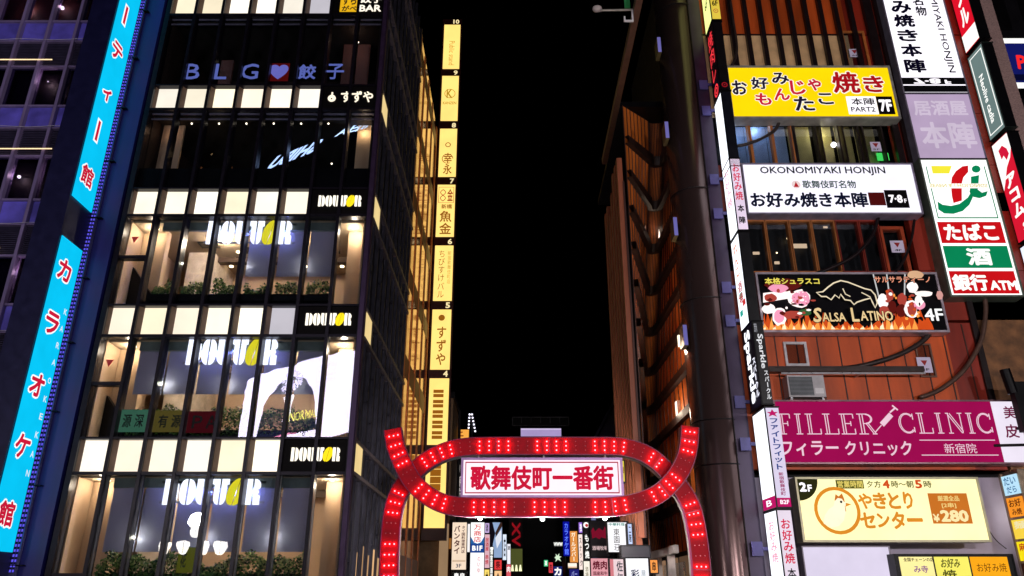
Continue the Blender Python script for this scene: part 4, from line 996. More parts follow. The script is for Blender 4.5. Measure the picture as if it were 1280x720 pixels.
def engraved(root, F, word, boxes):
    for ch, (x0, y0, x1, y1) in zip(word, boxes):
        m = MB(); W_, H_ = x1 - x0, y1 - y0; t = .028
        def bar(a, b0, b1): m.fbox(F, x0 + a * W_ - t / 2, x0 + a * W_ + t / 2, y0 + b0 * H_, y0 + b1 * H_, .001, .006)
        def row(b, a0, a1, k=t): m.fbox(F, x0 + a0 * W_, x0 + a1 * W_, y0 + b * H_ - k / 2, y0 + b * H_ + k / 2, .001, .007)
        def stemd(a, w=.16): bar(a, .02, .98); bar(a + w, .02, .98)
        def arcs(cx, cy, rx, ry, t0, t1):
            for q in (1.0, .82): m.fband(F, [(x0 + W_ * (cx + rx * q * math.cos(R(t0 + (t1 - t0) * i / 14))), y0 + H_ * (cy + ry * (.5 + .5 * q if q < 1 else 1) * math.sin(R(t0 + (t1 - t0) * i / 14)))) for i in range(15)], t, .004 + .001 * q)
        if ch in 'FELR':
            stemd(.18); row(.0, .02, .55 if ch in 'FR' else .95); row(1.0, .02, .9 if ch in 'FE' else .5 if ch == 'L' else .6)
            if ch in 'FE': row(.52, .34, .72); bar(.72, .40, .64); bar(.92, .78, 1.0)
            if ch in 'EL': bar(.95, .0, .26)
            if ch == 'R': arcs(.5, .76, .36, .24, -90, 90); row(.52, .34, .52); m.fband(F, [(x0 + W_ * .5, y0 + H_ * .52), (x0 + W_ * .86, y0)], t, .005); m.fband(F, [(x0 + W_ * .62, y0 + H_ * .52), (x0 + W_ * .98, y0)], t, .006); row(0, .78, 1.04)
        elif ch == 'I': stemd(.42); row(0, .22, .8); row(1, .22, .8)
        elif ch == 'C': arcs(.55, .5, .5, .5, 45, 315); bar(.92, .68, .98); bar(.92, .04, .30)
        elif ch == 'N':
            bar(.16, .02, 1); bar(.86, .0, .98); row(0, .02, .3); row(1, .72, 1.0); row(1, .02, .2)
            m.fband(F, [(x0 + W_ * .12, y0 + H_), (x0 + W_ * .82, y0)], t, .004); m.fband(F, [(x0 + W_ * .26, y0 + H_), (x0 + W_ * .90, y0 + H_ * .08)], t, .005)
        m.build('lettering', PKW, root)
def ubox(n_, w, h, *b): return nb(w, h, n_(*b))
engraved(CLN, F, 'FILLER', [ubox(n_, w, h, a, 518, b, 543) for a, b in ((973, 989), (991, 1005), (1007, 1026), (1029, 1048), (1050, 1069), (1072, 1094))])
engraved(CLN, F, 'CLINIC', [ubox(n_, w, h, a, 517, b, 542) for a, b in ((1123, 1144), (1147, 1166), (1168, 1181), (1184, 1205), (1207, 1220), (1221, 1241))])
# yakitori sign
B = (1001, 599, 1228, 675); n_ = pxn(*B, .17); F, w, h = front(*B, 22.9); P = lambda pts: pp(*B, pts, .17)
ORG = em('#e8922a', 1.0); ORR = em('#d87a2a', .95)
Q = lambda r0, a0, a1, cx=0, cy=0, n=10: [(cx + r0 * math.cos(R(a0 + (a1 - a0) * i / n)), cy + r0 * math.sin(R(a0 + (a1 - a0) * i / n))) for i in range(n + 1)]
rooster = [(1030, 655), (1031, 645), (1036, 637), (1042, 633), (1043, 627), (1047, 623), (1052, 624), (1055, 628), (1060, 629), (1056, 633), (1057, 641), (1055, 651), (1049, 658), (1040, 660)]
lightbox('shop_sign', 'pale yellow lit yakitori sign with orange rooster ring and a red 280 yen square', 'sign', F, w, h, .5, em('#fff2b4', 1.35),
         [('2', n_(998, 603, 1007, 615), WHITE_L, {'bold': .05}), ('F', n_(1008.5, 606, 1014, 615), WHITE_L, {'bold': .04}),
          ('営業時間', n_(1046, 601, 1078, 610), em('#f2dc70', 1.0), {'bold': .02}), ('夕方', n_(1083, 601, 1101, 610), em('#6a7030', .7), {'bold': .02}), ('4', n_(1103, 600, 1112, 611), em('#e0501a', .95), {'bold': .04}), ('時〜朝', n_(1114, 601, 1142, 610), em('#6a7030', .7), {'bold': .02}), ('5', n_(1144, 600, 1153, 611), em('#e0501a', .95), {'bold': .04}), ('時', n_(1155, 601, 1165, 610), em('#6a7030', .7), {'bold': .02}),
          ('や', n_(1072, 617, 1090, 637), ORG, {'bold': .04}), ('き', n_(1091, 616, 1108, 637), ORG, {'bold': .04}), ('と', n_(1110, 616, 1125, 637), ORG, {'bold': .04}), ('り', n_(1129, 615, 1141, 637), ORG, {'bold': .04}),
          ('セ', n_(1075, 641, 1094, 661), ORG, {'bold': .04}), ('ン', n_(1096, 642, 1112, 660), ORG, {'bold': .04}), ('タ', n_(1114, 640, 1131, 662), ORG, {'bold': .04}), ('ー', n_(1133, 648, 1153, 653), ORG, {'bold': .04}),
          ('厳選全品', n_(1172, 620, 1199, 627), em('#ffe08a', 1.0), {'bold': .02}), ('[2串]', n_(1177, 629, 1195, 636), em('#ffe08a', 1.0), {'bold': .02}), ('¥', n_(1166, 643, 1174, 653), em('#ffedb0', 1.05), {'bold': .03}), ('280', n_(1175, 638, 1210, 653), em('#ffedb0', 1.05), {'bold': .05})],
         [('poly', em('#3a3a1c', .6), [(0, 0)] + [(.115 * math.cos(R(a)) , .36 * math.sin(R(a))) for a in range(0, 91, 10)]),
          ('rect', em('#6a6a2a', .7), n_(1044.5, 600, 1079.5, 611)),
          ('ring', ORG, (.200, .52, .62), .10), ('poly', ORR, P([(1043, 625), (1044, 618), (1048, 621), (1052, 617), (1055, 624), (1058, 640), (1044, 640)])), ('poly', em('#fff8d8', 1.1), P(rooster)), ('disc', KK, (.228, .38, .035)),
          ('poly', ORG, P([(1057, 629), (1064, 631), (1057, 634)])), ('rect', ORR, n_(1163, 617, 1212, 655))], pb('#b9b290', .4, .3), rim=.06)
# row of three small panels at the bottom right
B = (1121, 694, 1268, 728); F, w, h = front(*B, 22.7); n_ = pxn(*B, .17)
t = lightbox('menu_sign', 'low black cabinet with three small lit panels, yellow to orange, under the yakitori sign', 'sign', F, w, h, .4, BLACK,
         [('全国チェーンの店', n_(1129, 697, 1167, 702), KK), ('み寺', n_(1142, 707, 1160, 716), em('#9a5aa8', .8)), ('お好み', n_(1175, 698, 1199, 710), em('#5a5a20', .8), {'shear': .2}), ('焼', n_(1178, 712, 1196, 726), em('#5a5a20', .8)), ('お好み焼', n_(1221, 704, 1258, 715), em('#5a200c', .8), {'bold': .01})],
         [('rect', em('#fff0a0', 1.15), n_(1126, 696, 1168, 728)), ('rect', em('#f8ee6a', 1.1), n_(1170, 696, 1213, 728)), ('rect', em('#ffac1c', 1.05), n_(1215, 696, 1262, 728))], BLACK)
F, w, h = front(1006, 684, 1114, 728, 23.2)  # glowing panel added to brighten this stretch of wall
lightbox('added_glow_panel', 'added blank lilac white glowing panel under the left half of the yakitori sign', 'sign', F, w, h, .3, em('#e6dcf4', 1.0), [], [], pb('#8a8090', .4))
lamp('wall_fill', (15.6, 23.3, zat(640, 23.3)), 40, (1, .95, .85), .1, CLN)  # fill light without a fixture, added for the lower wall
# blade signs builder: lit faces towards the alley (-x), narrow end towards the road (-y)
def blade(name, label, x0, x1, y0, y1, z0, z1, side, end, side_dec=((), ()), end_dec=((), ()), frame=None, cat='sign', both=True, plates=()):
    t = thing(name, label, cat, ((x0 + x1) / 2, (y0 + y1) / 2, z0))
    m = MB(); m.box(x0 + .02, x1 - .02, y0 + .02, y1, z0, z1)
    for a, b in ((z0 - .03, z0), (z1, z1 + .03)): m.box(x0 - .015, x1 + .015, y0 - .015, y1, a, b)
    m.box(x0 - .015, x0 + .02, y0 - .015, y0 + .02, z0, z1); m.build('cabinet', frame or BLACK, t)
    F = Fr((x0, y1, z0), (-1, 0, 0)); w, h = y1 - y0, z1 - z0
    if side: m = MB(); m.fbox(F, .03, w - .02, .02, h - .02, -.015, .0); m.build('face_panel', side, t); decorate(F, w, h, t, *side_dec)
    F2 = Fr((x0, y0, z0), (0, -1, 0)); w2 = x1 - x0
    if end: m = MB(); m.fbox(F2, .03, w2 - .02, .02, h - .02, -.015, .0); m.build('end_panel', end, t); decorate(F2, w2, h, t, *end_dec)
    for zz in plates:
        m = MB(); m.box(x0 - .46, x0 - .14, y1 + .02, y1 + .08, zz - .20, zz + .20); m.box(x0 - .14, x1 - .1, y1 + .0, y1 + .06, zz - .05, zz + .05); m.build('bracket_plate', pb('#4c467e', .5), t)
    return t
E1 = 22.9
zv = lambda v: zat(v, E1)
XA, XB = 7.58, 7.95
blade('blade_sign', 'pale yellow lit blade sign marked 6F at the top of the spine', XA, XB, E1, 23.85, zv(24), 31, em('#f4ff9a', 1.3), em('#f0d24a', .9), (((('6F', (.3, .86, .7, .9), KK)),), ()), ((('6F', (.2, .90, .8, .93), KK, {'bold': .03}), ('⊙', (.25, .945, .75, .967), em('#c04a3a', .8))), ()))
RN = em('#ff3a44', 1.25)
blade('blade_sign', 'black blade sign with red neon characters below the yellow one', XA, XB, E1, 23.85, zv(112), zv(27), pb('#100a10', .4), pb('#0c080c', .4),
      ((('焼肉レ', (.15, .05, .85, .78), RN, {'vert': True, 'bold': .0}),), (('ring', RN, (.5, .9, .22), .07), ('ring', RN, (.5, .9, .10), .05))), ((), (('ring', em('#a01824', .8), (.45, .93, .09), .04), ('disc', em('#a01824', .8), (.45, .93, .03)))), plates=(zv(85),))
WB = em('#f2f6ff', 1.7)
blade('blade_sign', 'plain white lit blade sign with black end beside the yellow sign', XA, XB, E1, 23.85, zv(207), zv(114), WB, pb('#0a0c18', .4), plates=(zv(118), zv(206)))
PN = em('#e81c4c', .9)
blade('blade_sign', 'white blade sign with pink and black characters beside the OKONOMIYAKI sign', XA, XB, E1, 23.85, zv(287), zv(198), WB, em('#f0dcf4', 1.0),
      ((('お好み焼', (.2, .08, .8, .62), em('#e8a0b4', 1.3), {'vert': True}),), ()), ((('お好み焼', (.12, .07, .88, .60), PN, {'vert': True, 'bold': .02}), ('本', (.2, .66, .8, .76), KK, {'bold': .03}), ('陣', (.2, .82, .8, .92), KK, {'bold': .03})), ()), plates=(zv(250),))
blade('blade_sign', 'white blade sign with red and green specks beside the barbecue sign', XA, XB, E1, 23.85, zv(403), zv(290), WB, pb('#08080e', .4),
      ((('れんこ', (.2, .06, .75, .45), em('#e8804a', 1.1), {'vert': True}), ('酒場', (.2, .5, .75, .75), em('#c83a3a', 1.0), {'vert': True})), (('rect', em('#30b0a0', 1.0), (.3, .62, .6, .68)), ('rect', em('#d83a3a', 1.0), (.55, .72, .85, .78)), ('rect', em('#30b0a0', 1.0), (.15, .8, .45, .86)))), plates=(zv(345), zv(388)))
blade('blade_sign', 'black blade sign with glowing white script reading Sparkle', XA, XB, E1 - .2, 23.85, zv(507), zv(404), pb('#0a0a18', .4), pb('#0a0a0e', .4),
      ((('Sparkle', (.10, .05, .72, .93), em('#f4f6ff', 1.9), {'rot': 1, 'bold': .03, 'shear': .0}), ('スパークル', (.66, .42, .95, .9), em('#f0f0ff', 1.5), {'vert': True})), ()), ((('Sparkle', (.22, .16, .80, .58), em('#f0f0f4', 1.0), {'rot': 1}), ('歌舞伎町', (.12, .03, .42, .14), em('#b0b0b8', .8), {'vert': True}), ('スパークル', (.48, .60, .88, .95), em('#f0f0f4', 1.0), {'vert': True})), ()), plates=(zv(493),))
MG = em('#c8186a', .95)
blade('blade_sign', 'white blade sign with blue katakana and a magenta B2F foot beside the clinic sign', XA, XB + .06, E1 - .4, 23.75, zat(634, 22.5), zat(509, 22.5), WB, em('#e6dcf6', 1.0),
      ((('B', (.3, .91, .7, .97), WHITE_L),), (('rect', MG, (.02, .885, .98, .995)),)), ((('ファイトフィット', (.18, .11, .86, .64), em('#2a4a9a', .8), {'vert': True, 'bold': .03}), ('新宿歌舞伎町', (.36, .66, .72, .89), em('#b0286a', .8), {'vert': True}), ('B2F', (.25, .93, .85, .97), WHITE_L)), (('rect', MG, (.03, .91, .97, .995)), ('poly', MG, [(.5, .02), (.62, .05), (.9, .05), (.68, .07), (.8, .10), (.5, .082), (.2, .10), (.32, .07), (.1, .05), (.38, .05)]))), plates=(zat(545, 22.5),))
blade('blade_sign', 'white blade sign with pink okonomiyaki characters at the bottom of the spine', XA, XB + .06, E1 - .3, 23.75, 1.6, zat(637, 22.6), WB, em('#efe0f0', 1.05),
      ((('お好み焼', (.25, .1, .75, .6), em('#e89ab0', 1.2), {'vert': True}),), ()), ((('お好み焼', (.15, .10, .85, .62), PN, {'vert': True, 'bold': .02}), ('本陣', (.2, .66, .8, .9), KK, {'vert': True, 'bold': .02})), ()), plates=(zat(683, 22.6),))
# tall white sign and convenience sign
QX0, QX1 = .6215 * SY, .7215 * SY; QW = QX1 - QX0
def vfrac(V1, V0, *vs): 
    a, b = zat(V1, SY), zat(V0, SY); return [1 - (zat(v, SY) - b) / (a - b) for v in vs]
zt_, zb_ = 33.0, zat(116, SY); H = zt_ - zb_; F = Fr((QX0, SY, zb_), (0, -1, 0))
f_ = lambda v: 1 - (zat(v, SY) - zb_) / H
BK = em('#120e2a', .45)
T = [(c, (.10, f_(a), .44, f_(b)), BK, {'bold': .04}) for c, a, b in (('み', 1, 17), ('焼', 18, 34), ('き', 37, 52), ('本', 55, 71), ('陣', 74, 91), ('好', -18, -2))]
T += [('名', (.48, f_(-4), .66, f_(7)), BK, {'bold': .03}), ('物', (.50, f_(8), .68, f_(20)), BK, {'bold': .03}), ('町', (.48, f_(-17), .66, f_(-5)), BK), ('MIYAKI HONJIN', (.76, f_(-3), .90, f_(91)), BK, {'rot': 1, 'bold': .015}), ('7·8', (.18, f_(105), .62, f_(98)), WHITE_L, {'bold': .05}), ('F', (.68, f_(105), .78, f_(100)), WHITE_L, {'bold': .04})]
lightbox('tall_sign', 'tall white lit sign with brush kanji and HONJIN reading downwards above grey panel', 'sign', F, QW, H, .6, em('#fbf6ff', 1.4), T, [('rect', KK, (.0, f_(97), 1, f_(105.5))), ('rect', KK, (.0, f_(107), 1, f_(115)))], pb('#8a8494', .35, .4), rim=.05)
zb_ = zat(198, SY); H = zat(118, SY) - zb_; F = Fr((QX0, SY, zb_), (0, -1, 0)); f_ = lambda v: 1 - (zat(v, SY) - zb_) / H
GHO = em('#dccbe2', .9)
lightbox('tall_sign', 'dull lilac panel with faded kanji between the tall white sign and the convenience sign', 'sign', F, QW, H, .6, em('#c8b0d2', .85), [('居酒屋', (.08, .10, .92, .34), GHO, {'bold': .03}), ('本陣', (.10, .44, .94, .85), GHO, {'bold': .03})], (), pb('#8a8494', .35, .4), rim=.05)
zb_ = zat(369, SY); H = zat(200, SY) - zb_; F = Fr((QX0, SY, zb_), (0, -1, 0)); f_ = lambda v: 1 - (zat(v, SY) - zb_) / H
def s7(pts): return [((u - 1161 - (v - 235) * .235) / 80, f_(v)) for u, v in pts]
G7, R7, Y7 = em('#0a8a58', .95), em('#d4141c', .95), em('#f8ec3c', 1.05)
def yb(v0, v1, a=.035, b=.965): return (a, f_(v0), b, f_(v1))
W7 = em('#fffffa', 1.2)
stem = s7([(1211, 207), (1204, 208), (1196, 214), (1191, 222), (1190, 232), (1191, 245), (1193, 254), (1203, 251), (1203, 240), (1203, 230), (1205, 222), (1211, 215)])
swoosh = s7([(1174, 252), (1180, 256), (1190, 257.5), (1200, 255), (1210, 247), (1214, 240), (1216, 247), (1212, 256), (1204, 264), (1193, 267.5), (1182, 267), (1175, 262)])
istem = s7([(1214, 221), (1224, 219), (1223, 231), (1222, 237), (1227, 241), (1234, 239), (1232, 245), (1224, 248), (1215, 246), (1212, 240), (1214, 230)])
def oval(u, v, a, b): return s7([(u + a * math.cos(k * .45), v + b * math.sin(k * .45)) for k in range(14)])
lightbox('shop_sign', 'white convenience sign with a red green 7 emblem over red and green panels', 'sign', F, QW, H, .6, em('#ffffff', 1.4),
         [('SEVEN & i HOLDINGS', (s7([(1165, 235)])[0][0], f_(234.5), s7([(1234, 235)])[0][0], f_(230)), em('#e8d890', 1.05)),
          ('たばこ', (.10, f_(280), .88, f_(301)), W7, {'bold': .045}), ('酒', (.34, f_(310.5), .70, f_(332)), W7, {'bold': .045}), ('銀行', (.05, f_(343), .55, f_(364)), W7, {'bold': .045}), ('ATM', (.57, f_(351), .96, f_(363)), W7, {'bold': .045})],
         [('rect', G7, (.06, f_(208), .075, f_(272.5))), ('rect', G7, (.06, f_(271.5), .955, f_(273))), ('rect', G7, (.94, f_(208), .955, f_(272))),
          ('poly', Y7, s7([(1166, 207.5), (1191, 207.5), (1188, 217), (1168, 217)])), ('poly', R7, stem), ('poly', G7, swoosh), ('poly', G7, istem), ('poly', G7, oval(1220.5, 211.5, 5.4, 4.6)), ('rect', W7, (.05, f_(235.5), .93, f_(229.6))),
          ('rect', R7, yb(277.5, 304)), ('rect', G7, yb(307.5, 335)), ('rect', R7, yb(339, 367))], pb('#6f7a6c', .35, .4), rim=.06)
# three blade signs on the right edge
BX0, BX1, BY0 = 17.62, 18.05, 23.0
zb = lambda v: zat(v, 23.4)
blade('blade_sign', 'red lit blade sign with white katakana and white foot at the top right', BX0, BX1, BY0, 23.95, zb(56), 31, em('#e8142c', 1.0), BLACK, ((('フル', (.22, .72, .82, .90), W7, {'vert': True, 'bold': .05}),), (('rect', W7, (.03, .92, .97, .995)),)), ((), ()))
blade('blade_sign', 'grey green blade sign with a thin white border reading downwards', BX0, BX1, BY0, 23.95, zb(166), zb(62), em('#7e9694', .75), BLACK,
      ((('Neolive cadia', (.36, .30, .62, .86), W7, {'rot': 1, 'bold': .02}),), (('rect', W7, (.10, .04, .90, .05)), ('rect', W7, (.10, .95, .90, .96)), ('rect', W7, (.10, .05, .14, .95)), ('rect', W7, (.86, .05, .90, .95)))), frame=pb('#1a2420', .4))
blade('blade_sign', 'red and white lit blade sign with katakana at the right edge of the picture', BX0, BX1, BY0, 23.95, zb(296), zb(172), em('#e01a34', 1.0), BLACK,
      ((('アコム', (.2, .36, .85, .80), W7, {'vert': True, 'bold': .05}), ('SC', (.5, .86, .92, .94), W7, {'bold': .03})), (('poly', W7, [(.03, .01), (.97, .01), (.97, .16), (.8, .24), (.5, .30), (.2, .42), (.03, .48)]), ('poly', em('#d81a3c', 1.0), [(.3, .10), (.55, .08), (.75, .14), (.8, .2), (.6, .24), (.5, .18), (.35, .2)]))))
blade('blade_sign', 'white blade sign just below the red one, mostly cut by the right edge', BX0, BX1, BY0, 23.95, zb(345), zb(302), em('#e8ecff', 1.2), BLACK)
# small stacked blade at bottom right
PAN = [('#bfe8ff', '#2a70a8', 'だいだら'), ('#ff9a2c', '#5a1a0a', 'お好み焼'), ('#ffd94a', '#fff2c0', '麺'), ('#ffe61c', '#c82a1a', '麻雀'), ('#2a100c', '#e0904a', '焼鳥')]
SX0, SYY = 14.75, 22.6
t = thing('menu_sign', 'slim steel blade sign stacked with five small lit panels at the bottom right', 'sign', (SX0 + .3, 23.1, 1.6))
m = MB(); m.box(SX0 + .02, SX0 + .55, SYY + .01, 23.5, 1.6, zat(586, SYY)); m.box(SX0 - .02, SX0 + .02, 23.40, 23.5, 1.6, zat(588, SYY)); m.build('cabinet', pb('#b09c86', .22, .8), t)
for j, (bgc, fc, s) in enumerate(PAN):
    v0 = 594 + 27.5 * j; z1, z0 = zat(v0, 23.0), zat(v0 + 24, 23.0); F = Fr((SX0, 23.38, z0), (-1, 0, 0))
    m = MB(); m.fbox(F, 0, .72, 0, z1 - z0, -.02, .01); m.build('face_panel', em(bgc, 1.0), t)
    m = MB(); m.text(F, s[:2], (.08, (z1 - z0) * .5, .64, (z1 - z0) * .92), .014, 0, .02)
    if len(s) > 2: m.text(F, s[2:], (.14, (z1 - z0) * .08, .60, (z1 - z0) * .42), .014, 0, .02)
    m.build('lettering', em(fc, .9), t)
# spotlight bracket hanging in front of the clinic sign's end
SPY = 22.8
t = thing('spotlight', 'black spotlight on a bracket in front of the right end of the clinic sign', 'spotlight', (xat(1268, 520, SPY), SPY, zat(556, SPY)))
x0 = xat(1261, 475, SPY); m = MB(); m.tube([(x0 - .05, SPY, zat(462, SPY)), (x0 + .03, SPY, zat(492, SPY))], .15, 14); m.build('lamp_barrel', BLACK, t)
m = MB(); m.box(x0 + .0, x0 + .62, SPY - .12, SPY + .12, zat(540, SPY), zat(478, SPY)); m.build('housing', BLACK, t)
m = MB(); m.tube([(xat(1243, 557, SPY), SPY, zat(557, SPY)), (xat(1285, 556, SPY), SPY, zat(556, SPY))], .045, 8); m.tube([(x0 + .35, SPY, zat(541, SPY)), (x0 + .35, SPY, zat(557, SPY))], .04, 6); m.tube([(x0 + .35, SPY, zat(530, SPY)), (x0 + .35, 23.95, zat(530, SPY))], .05, 6); m.build('bracket', BLACK, t)
# blue bank sign beyond the corner
B = (1260, 48, 1312, 111); F, w, h = front(*B, 26.0)
lightbox('roof_sign', 'navy sign with white bands and a red letter P beyond the brick corner', 'sign', F, w, h, .5, em('#141a66', .9), [('P', (.20, .34, .42, .62), em('#ff2a2a', 1.0), {'bold': .04, 'shear': .1}), ('RESTO', (.5, .34, .98, .62), W7, {'bold': .04})], [('rect', W7, (0, .0, 1, .10)), ('rect', W7, (0, .88, 1, 1.0)), ('rect', em('#0a0c30', .8), (0, .72, 1, .84))], BLACK)
NB = thing('neighbour_building', 'unlit dark building beyond the brick corner carrying the navy sign', 'building', (25, 30, 0))
MB().box(19.6, 34, 26.6, 36, 0, 31).build('wall', SOOT, NB)
each([(20.3 + 2.2 * x_, 21.9 + 2.2 * x_, 26.57, 26.6, 3 + 3.6 * z_, 5 + 3.6 * z_) for z_ in range(8) for x_ in range(6)], 'window', BLACK, NB)
# ------------------------------------------------------------------ the alley beyond the gate
def far_building(name, label, x0, x1, y0, y1, zt, mat, win=None, wm=None, seed=1, roof=None):
    random.seed(seed)
    t = thing(name, label, 'building', ((x0 + x1) / 2, (y0 + y1) / 2, 0))
    MB().box(x0, x1, y0, y1, 0, zt).build('wall', mat, t)
    MB().box(x0 - .1, x1 + .1, y0 - .1, y1 + .1, zt, zt + .4).build('parapet', SOOT, t)
    if win:
        n = 0
        zz = 4.2
        while zz < zt - 2:
            xx = x0 + .6
            while xx < x1 - 1.4:
                m = MB(); m.box(xx, xx + 1.1, y0 - .03, y0 - .005, zz, zz + 1.5); lit = random.random() < win; n += 1
                if n < 60: m.build('window', wm if lit else BLACK, t)
                xx += 1.7
            zz += 3.4
    return t
DKB = pb('#16131c', .6); DKM = pb('#241a1c', .6)
fb = far_building('far_building', 'tan lit wall of the narrow building beyond the yellow directory', -6.5, -3.7, 47.0, 52, 13.2, pb('#8a6a4c', .7))
MB().box(xat(549, 690, 46.9), xat(560, 690, 46.9), 46.7, 46.98, 0, 5.6).build('pale_pier', em('#c8a27a', .55), fb)
MB().box(xat(561, 690, 46.9), xat(565, 690, 46.9), 46.8, 46.98, 0, 5.8).build('dark_pier', pb('#3a1a10', .6), fb)
MB().box(xat(561, 690, 46.7), xat(568, 690, 46.7), 46.5, 46.78, zat(686, 46.7), zat(673, 46.7)).build('small_lamp_box', em('#b87838', .6), fb)
far_building('far_building', 'dark multi-storey building behind the pale Thai restaurant sign', -6.0, -3.2, 56, 66, 12.0, DKB, .3, em('#d8a878', .5), 2)
xv = far_building('far_building', 'dark building with tall maroon letters and lit columns left of the dark gap', xat(636, 690, 72), xat(653.5, 690, 72), 72, 80, zat(650, 72) + 4, pb('#2a1420', .6))
F, w, h = front(636.5, 651, 653, 685, 71.9)
m = MB(); m.text(F, 'XV', (w * .2, h * .05, w * .85, h * .95), .02, 0, .03, rot=1); m.build('lettering', em('#a01420', .75), xv)
F, w, h = front(638, 686, 653, 714, 71.9)
MB().fbox(F, 0, w, 0, h, .0, .03).build('lit_bay', em('#6a7038', .5), xv)
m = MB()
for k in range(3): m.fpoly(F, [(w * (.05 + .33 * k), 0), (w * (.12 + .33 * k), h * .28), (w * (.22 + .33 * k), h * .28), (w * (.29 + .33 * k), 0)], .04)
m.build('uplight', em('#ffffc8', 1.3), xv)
far_building('far_building', 'black tower closing the far end of the alley', -3.5, 8.5, 150, 170, 16, DKB, .05, em('#a8704a', .6), 4)
far_building('far_building', 'dark building behind the white hanging signs on the right', 7.2, 16, 50, 68, 14.0, DKM, .3, em('#e0a0a0', .5), 5)
far_building('far_building', 'low dark rooftop building carrying the black roof billboard', -.2, 8.6, 88, 100, zat(545, 88) - .4, DKB, None, None, 6)
far_building('far_building', 'dark building behind the blue neon and the orange lit sign', 4.6, 9.5, 69, 75, 10.5, DKB, .25, em('#9aa0d8', .5), 7)
# roof billboard, lilac panel, small white roof sign, lamp mast
t = thing('roof_billboard', 'unlit black roof billboard with a pale outline above the gate', 'billboard', (xat(676, 527, 88), 88, zat(536, 88)))
F, w, h = front(640, 521, 711.5, 532.5, 88)
MB().fbox(F, 0, w, 0, h, -.4, 0).build('board', pb('#0e0c12', .5), t)
m = MB()
for a in ((0, w, h - .10, h), (0, w, 0, .07), (0, .10, 0, h), (w - .10, w, 0, h)): m.fbox(F, *a, .0, .06)
for k in range(1, 6): m.fbox(F, w * k / 6 - .03, w * k / 6 + .03, h * .3, h - .1, 0, .04)
m.build('frame', pb('#8a848c', .5), t)
m = MB()
for k in (.15, .5, .85): m.fbox(F, w * k - .12, w * k + .12, -1.4, 0, -.3, -.1)
m.build('leg', SOOT, t)
F, w, h = front(651, 535.5, 701.5, 545.5, 87.4)
lightbox('roof_sign', 'lilac lit panel on the roof below the black billboard', 'sign', F, w, h, .4, em('#b8a4d8', .85), [], [('rect', em('#d8c8ee', .95), (.0, .0, 1, .18))])
F, w, h = front(752.5, 538, 775, 546, 80)
lightbox('roof_sign', 'small bluish white roof sign just above the right half of the gate', 'sign', F, w, h, .4, em('#e8f6ff', 1.2), [('ホテル', (.2, .2, .8, .8), em('#8ab8d0', .9))], ())
MB()  
SM = thing('lamp_mast', 'leaning double row of white lamps on a mast left of the black billboard', 'lamp', (xat(590, 540, 60), 60, zat(560, 60)))
MB().tube([(xat(590.5, 520, 60), 60.1, zat(562, 60)), (xat(589.5, 520, 60), 60.1, zat(517, 60))], .07, 8).build('pole', SOOT, SM)
for col, u0, u1 in ((0, 587, 585.5), (1, 590, 594)):
    for j in range(6):
        v = 518 + 4.2 * j; u = u0 + (u1 - u0) * j / 5
        m = MB(); m.ball((xat(u, v, 60), 60, zat(v, 60)), .075, 8); m.build('lamp_head', em('#f0eaff', 2.2), SM)
# the mast stands on the building with the orange sign
far_building('far_building', 'dark block below the leaning lamp mast behind the gate', -4.4, -2.2, 58.5, 63, zat(561, 60), DKB)
# hanging and wall signs seen under the gate
def bgsign(label, u0, v0, u1, v1, Y, face, texts=(), shapes=(), cat='sign', d=.35, frame=None):
    F, w, h = front(u0, v0, u1, v1, Y)
    return lightbox('street_sign', label, cat, F, w, h, d, face, texts, shapes, frame or SOOT, None, .03, .02)
MAR = em('#5a1420', .7); RD = em('#d0303a', .9); BLK = em('#181420', .4)
bgsign('cream sign with maroon katakana and 3F directly right of the tan wall', 565, 653, 583, 712, 43.0, em('#ffe6cc', 1.0),
       [('バンタイ', (.10, .06, .56, .68), MAR, {'vert': True, 'bold': .03}), ('タイ国料理専門店', (.64, .07, .90, .66), MAR, {'vert': True}), ('3F', (.30, .88, .68, .96), em('#6a6a7a', .7))], [('rect', em('#e8c8a8', .9), (.05, .80, .95, .84))])
bgsign('black sign with white kanji under the cream katakana sign', 565, 714.5, 583, 735, 43.0, pb('#0c0a0e', .5), [('鳥良', (.1, .08, .9, .45), W7, {'bold': .03})])
bgsign('white sign with a blue B1F band behind the left gate bar', 588, 653, 605, 735, 47, em('#ffffff', 1.2),
       [('万商店', (.2, .03, .8, .31), em('#e85a5a', .95), {'vert': True}), ('B1F', (.12, .36, .88, .44), W7, {'bold': .04}), ('のいゆ', (.5, .52, .75, .78), em('#e8a0a8', 1.0), {'vert': True})], [('rect', em('#1c4a9c', .9), (.0, .33, 1, .47)), ('poly', em('#2a6ab0', .9), [(0, .22), (.25, .31), (.5, .33), (.0, .33)]), ('poly', em('#2a6ab0', .9), [(1, .22), (.75, .31), (.5, .33), (1, .33)])])
bgsign('narrow pink sign with red characters right of the B1F sign', 605.5, 668, 612, 710, 50, em('#f0c0cc', .9), [('居酒屋', (.15, .1, .85, .5), RD, {'vert': True}), ('串焼', (.15, .6, .85, .9), RD, {'vert': True})])
bgsign('narrow black sign with white blocks of writing beside the pink sign', 612, 684, 616.5, 730, 52, pb('#0c0c10', .5), [('個室居酒屋', (.1, .04, .9, .9), W7, {'vert': True, 'bold': .03})], [('rect', W7, (0, 0, 1, .06))])
bgsign('blue sky coloured picture board between the black sign and the maroon building', 612, 653, 627.5, 697, 56, em('#9ab4dc', .9), [], [('poly', em('#1a1420', .5), [(0, 0), (.22, 0), (.45, .32), (.28, .6), (.2, 1), (0, 1)]), ('poly', em('#4a3028', .6), [(.85, 0), (1, 0), (1, .12), (.5, .42), (.45, .3)]), ('poly', em('#e8ecf8', 1.0), [(.45, .45), (.95, .2), (.95, .5), (.6, .75)])])
